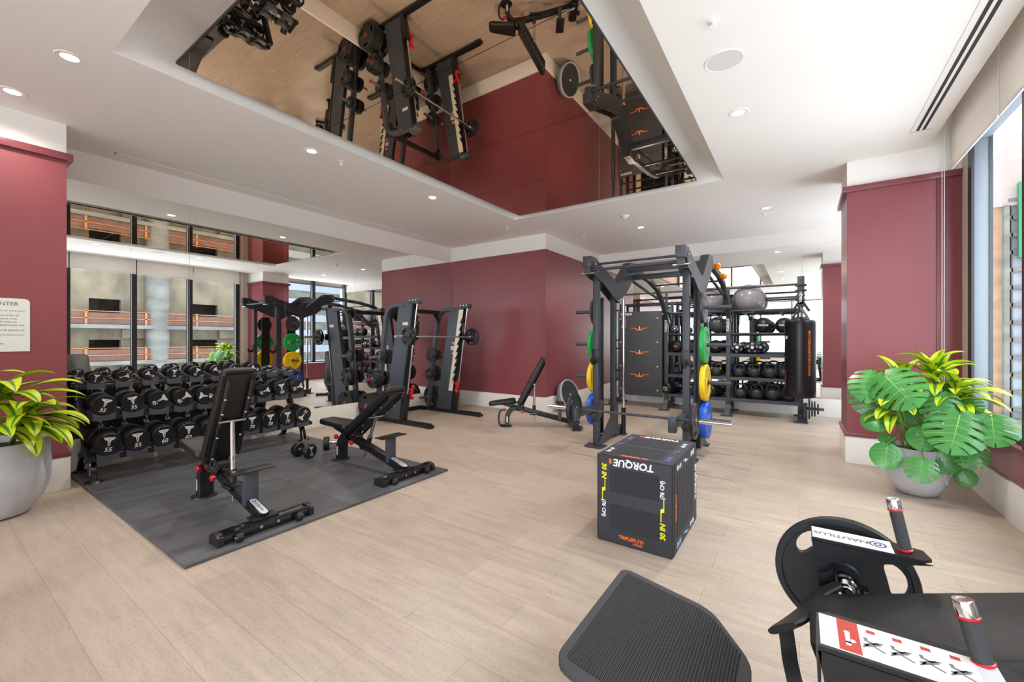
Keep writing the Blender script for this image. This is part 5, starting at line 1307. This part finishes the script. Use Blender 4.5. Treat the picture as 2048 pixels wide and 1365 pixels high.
# back pad
a = math.radians(19.5); Xp = frm((.045, YC, .50), (math.cos(a), 0, math.sin(a)), YV, (-math.sin(a), 0, math.cos(a)))
g = pad_g(.86, .325, .075, 0, .07); g.v = [Xp @ p for p in g.v]; obj('back_pad', g, 'vinyl', t)
g = G(); g.X = Xp; g.bb(.02, .84, -.15, .15, -.02, 0, .004); g.bb(.1, .8, -.04, .04, -.08, -.02, .004); obj('pad_board', g, 'black', t)
g = G(); g.beam((.55, YC, .60), (.60, YC, .1), .07, .07); g.beam((.2, YC, .48), (.25, YC, .1), .07, .07); obj('pad_post', g, 'black', t)
# arms with handles
for Yh, far in ((1.87, True), (1.29, False)):
    zt = .735
    g = G()
    p = [(.035, Yh - .055 + (0 if far else .02)), (.035, Yh + .05), (.27, Yh + .05), (.335, Yh + .03), (.345, Yh - .03), (.32, Yh - .055)] if far else [(.035, Yh - .11), (.035, Yh + .03), (.06, Yh + .045), (.35, Yh + .055), (.38, Yh), (.36, Yh - .11)]
    g.prism([(x, y, zt - .010) for x, y in p], (0, 0, .010)); 
    if far: g.prism([(.035, Yh - .055, zt - .012), (.345, Yh - .05, zt - .012), (.05, Yh - .055, zt - .085)], (0, .006, 0)); g.prism([(.035, Yh + .045, zt - .012), (.32, Yh + .045, zt - .012), (.05, Yh + .045, zt - .085)], (0, .006, 0))
    else: g.prism([(.035, Yh - .11, zt - .012), (.36, Yh - .11, zt - .012), (.05, Yh - .11, zt - .1)], (0, .006, 0)); g.prism([(.035, Yh - .11, zt - .1), (.035, Yh + .03, zt - .1), (.035, Yh + .03, zt - .01), (.035, Yh - .11, zt - .01)], (.006, 0, 0))
    arm = obj('handle_arm', g, 'black', t, smooth=False)
    g = G(); g.beam((.075, Yh, zt - .012), (.085, Yh, .50), .075, .05); obj('arm_post', g, 'gloss', t)
    hb_ = V((.288, Yh, zt)); ht = hb_ + V((-.032, .0, .165)); d = (ht - hb_).normalized()
    if not far: hb_ = V((.325, Yh + .02, zt)); ht = hb_ + V((-.03, .01, .125)); d = (ht - hb_).normalized()
    Lh = (ht - hb_).length
    hd = obj('handle', G().cyl(hb_, hb_ + d * (Lh - .032), .0175, n=24), 'steelgrip', t)
    g = G(); g.cyl(hb_, hb_ + d * .007, .0205, n=28, bv=.002); g.cyl(hb_ + d * (Lh - .04), hb_ + d * (Lh - .033), .0205, n=28, bv=.002); obj('ring', g, 'redp', hd)
    g = G(); g.lathe([(.019, Lh - .033), (.019, Lh - .003), (.017, Lh), (.0105, Lh), (.0095, Lh - .0015), (0, Lh - .0015)], hb_, d, n=32); obj('cap', g, 'chrome', hd)
    g = G()
    if far:
        g.mi = 0; g.bb(.038, .255, Yh - .05, Yh + .046, zt, zt + .0012); g.mi = 1
        g.merge(text_vf('NAUTILUS', .033, 0, .0006, .03), frm((.118, Yh - .003, zt + .0013), (-1, 0, 0), (0, -1, 0), ZV)); g.mi = 2
        for r_, w_ in ((.023, .005), (.011, .005)): g.lathe([(r_ - w_, .0013), (r_, .0013), (r_, .0018), (r_ - w_, .0018)], (.218, Yh - .003, zt), n=24)
        obj('maker_plate', g, ['sign', 'ink', 'navy'], arm, smooth=False)
    else:
        x_ = .04; y0_, y1_ = Yh - .10, Yh + .028; z_ = zt + .0002
        g.mi = 0; g.bb(x_, .345, y0_, y1_, z_, z_ + .0012)
        g.mi = 1; g.bb(x_ + .035, x_ + .075, y0_ + .002, y1_ - .001, z_ + .0012, z_ + .0016)
        g.mi = 2; g.bb(x_ + .002, x_ + .034, y0_ + .002, y1_ - .001, z_ + .0012, z_ + .0016); g.bb(.31, .344, y0_ + .002, y1_ - .001, z_ + .0012, z_ + .0016)
        for q in range(4):
            xx = x_ + .098 + q * .047
            g.mi = 1; g.bb(xx - .008, xx + .008, y1_ - .028, y1_ - .016, z_ + .0012, z_ + .0017)
            g.mi = 3; cy_ = (y0_ + y1_) / 2 - .008
            for (ax_, ay_, bx_, by_, wd) in ((-.016, -.010, .012, .010, .010), (-.014, .012, .004, .004, .006), (.0, -.004, .019, -.018, .004), (-.008, -.002, -.019, -.018, .004), (.004, .008, .018, .014, .004)):
                g.beam((xx + ax_, cy_ + ay_, z_ + .0015), (xx + bx_, cy_ + by_, z_ + .0015), wd, .0006, bv=0)
            g.lathe([(0, .0018), (.004, .0018), (.004, .0012)], (xx - .012, cy_ + .018, z_), n=10)
        g.mi = 4
        for q in (0, .03): g.lathe([(0, .0020), (.006, .0020), (.006, .0012)], (x_ + .052 + q * .3, (y0_ + y1_) / 2 + .012 - q, z_), n=12); g.bb(x_ + .048, x_ + .057, (y0_ + y1_) / 2 - .03 - q * .3, (y0_ + y1_) / 2 + .006 - q, z_ + .0016, z_ + .0020)
        g.merge(text_vf('NAUTILUS', .013, 0, .0004, .02), frm((x_ + .016, (y0_ + y1_) / 2 + .01, z_ + .0017), YV, (-1, 0, 0), ZV))
        obj('instruction_plate', g, ['sign', 'redlabel', 'label', 'ink', 'mark'], arm, smooth=False)
# far side frame and plate horn
g = G(); g.beam((.085, 1.87, .52), (.12, 1.87, .05), .08, .06); g.bb(.05, .6, 1.84, 1.90, .02, .09, .006); g.bb(.05, .13, 1.3, 1.9, .02, .09, .006); g.tube([(.13, 1.84, .53), (.18, 1.80, .56), (.24, 1.80, .53), (.30, 1.80, .53), (.335, 1.80, .56)], .014, rect=(.035, .025), smooth=4); obj('side_frame', g, 'gloss', t)
g = G(); g.cyl((.135, 1.86, .545), (.135, 2.1, .545), .0245, n=24, bv=.003); g.cyl((.135, 1.90, .545), (.135, 1.945, .545), .036, n=28, bv=.004); obj('plate_horn', g, 'chrome', t)
g = G(); g.lathe([(.037, 0), (.044, .003), (.044, .03), (.037, .033)], (.135, 1.905, .545), YV, n=28); g.bb(.16, .2, 1.90, 1.93, .53, .56, .004); obj('collar', g, 'gloss', t)
# hip belt
g = G()
bp = [(.115, 1.80, .60), (.06, 1.78, .555), (.03, 1.72, .53), (-.01, 1.64, .52), (-.045, 1.56, .525)]
path = smooth_path(bp, 5); wds = []
vs = []; nP = len(path)
for i, p in enumerate(path):
    u = i / (nP - 1); wd = .030 + .035 * u; th_ = .011 + .004 * math.sin(PI * u)
    dd = (path[min(i + 1, nP - 1)] - path[max(i - 1, 0)]).normalized(); sdv = V((0.5, -.2, .45)).normalized(); sdv = (sdv - dd * sdv.dot(dd)).normalized(); nn = dd.cross(sdv)
    if u > .9: wd *= .8
    for k in range(12):
        aa = 2 * PI * k / 12; ca_, sa_ = math.cos(aa), math.sin(aa)
        vs.append(p + sdv * wd * (abs(ca_) ** .6) * (1 if ca_ > 0 else -1) + nn * th_ * (abs(sa_) ** .7) * (1 if sa_ > 0 else -1))
g.add(vs, [(i * 12 + j, i * 12 + (j + 1) % 12, (i + 1) * 12 + (j + 1) % 12, (i + 1) * 12 + j) for i in range(nP - 1) for j in range(12)] + [list(range(12))[::-1], [(nP - 1) * 12 + j for j in range(12)]])
belt = obj('hip_belt', g, 'vinyl', t)
g = G(); g.tube([(-.035, 1.585, .51), (-.028, 1.575, .46), (-.022, 1.55, .43), (.0, 1.5, .36), (.02, 1.45, .28), (.04, 1.42, .2)], .01, rect=(.045, .005), smooth=4, up=(0.6, -1, 0)); obj('belt_strap', g, 'rubber', belt)
plate('grip', .215, .034, 'plategrey', (.135, 1.99, .545), (0, -1, 0), 'large black grip plate on the side of the foreground hip machine', None, .75)
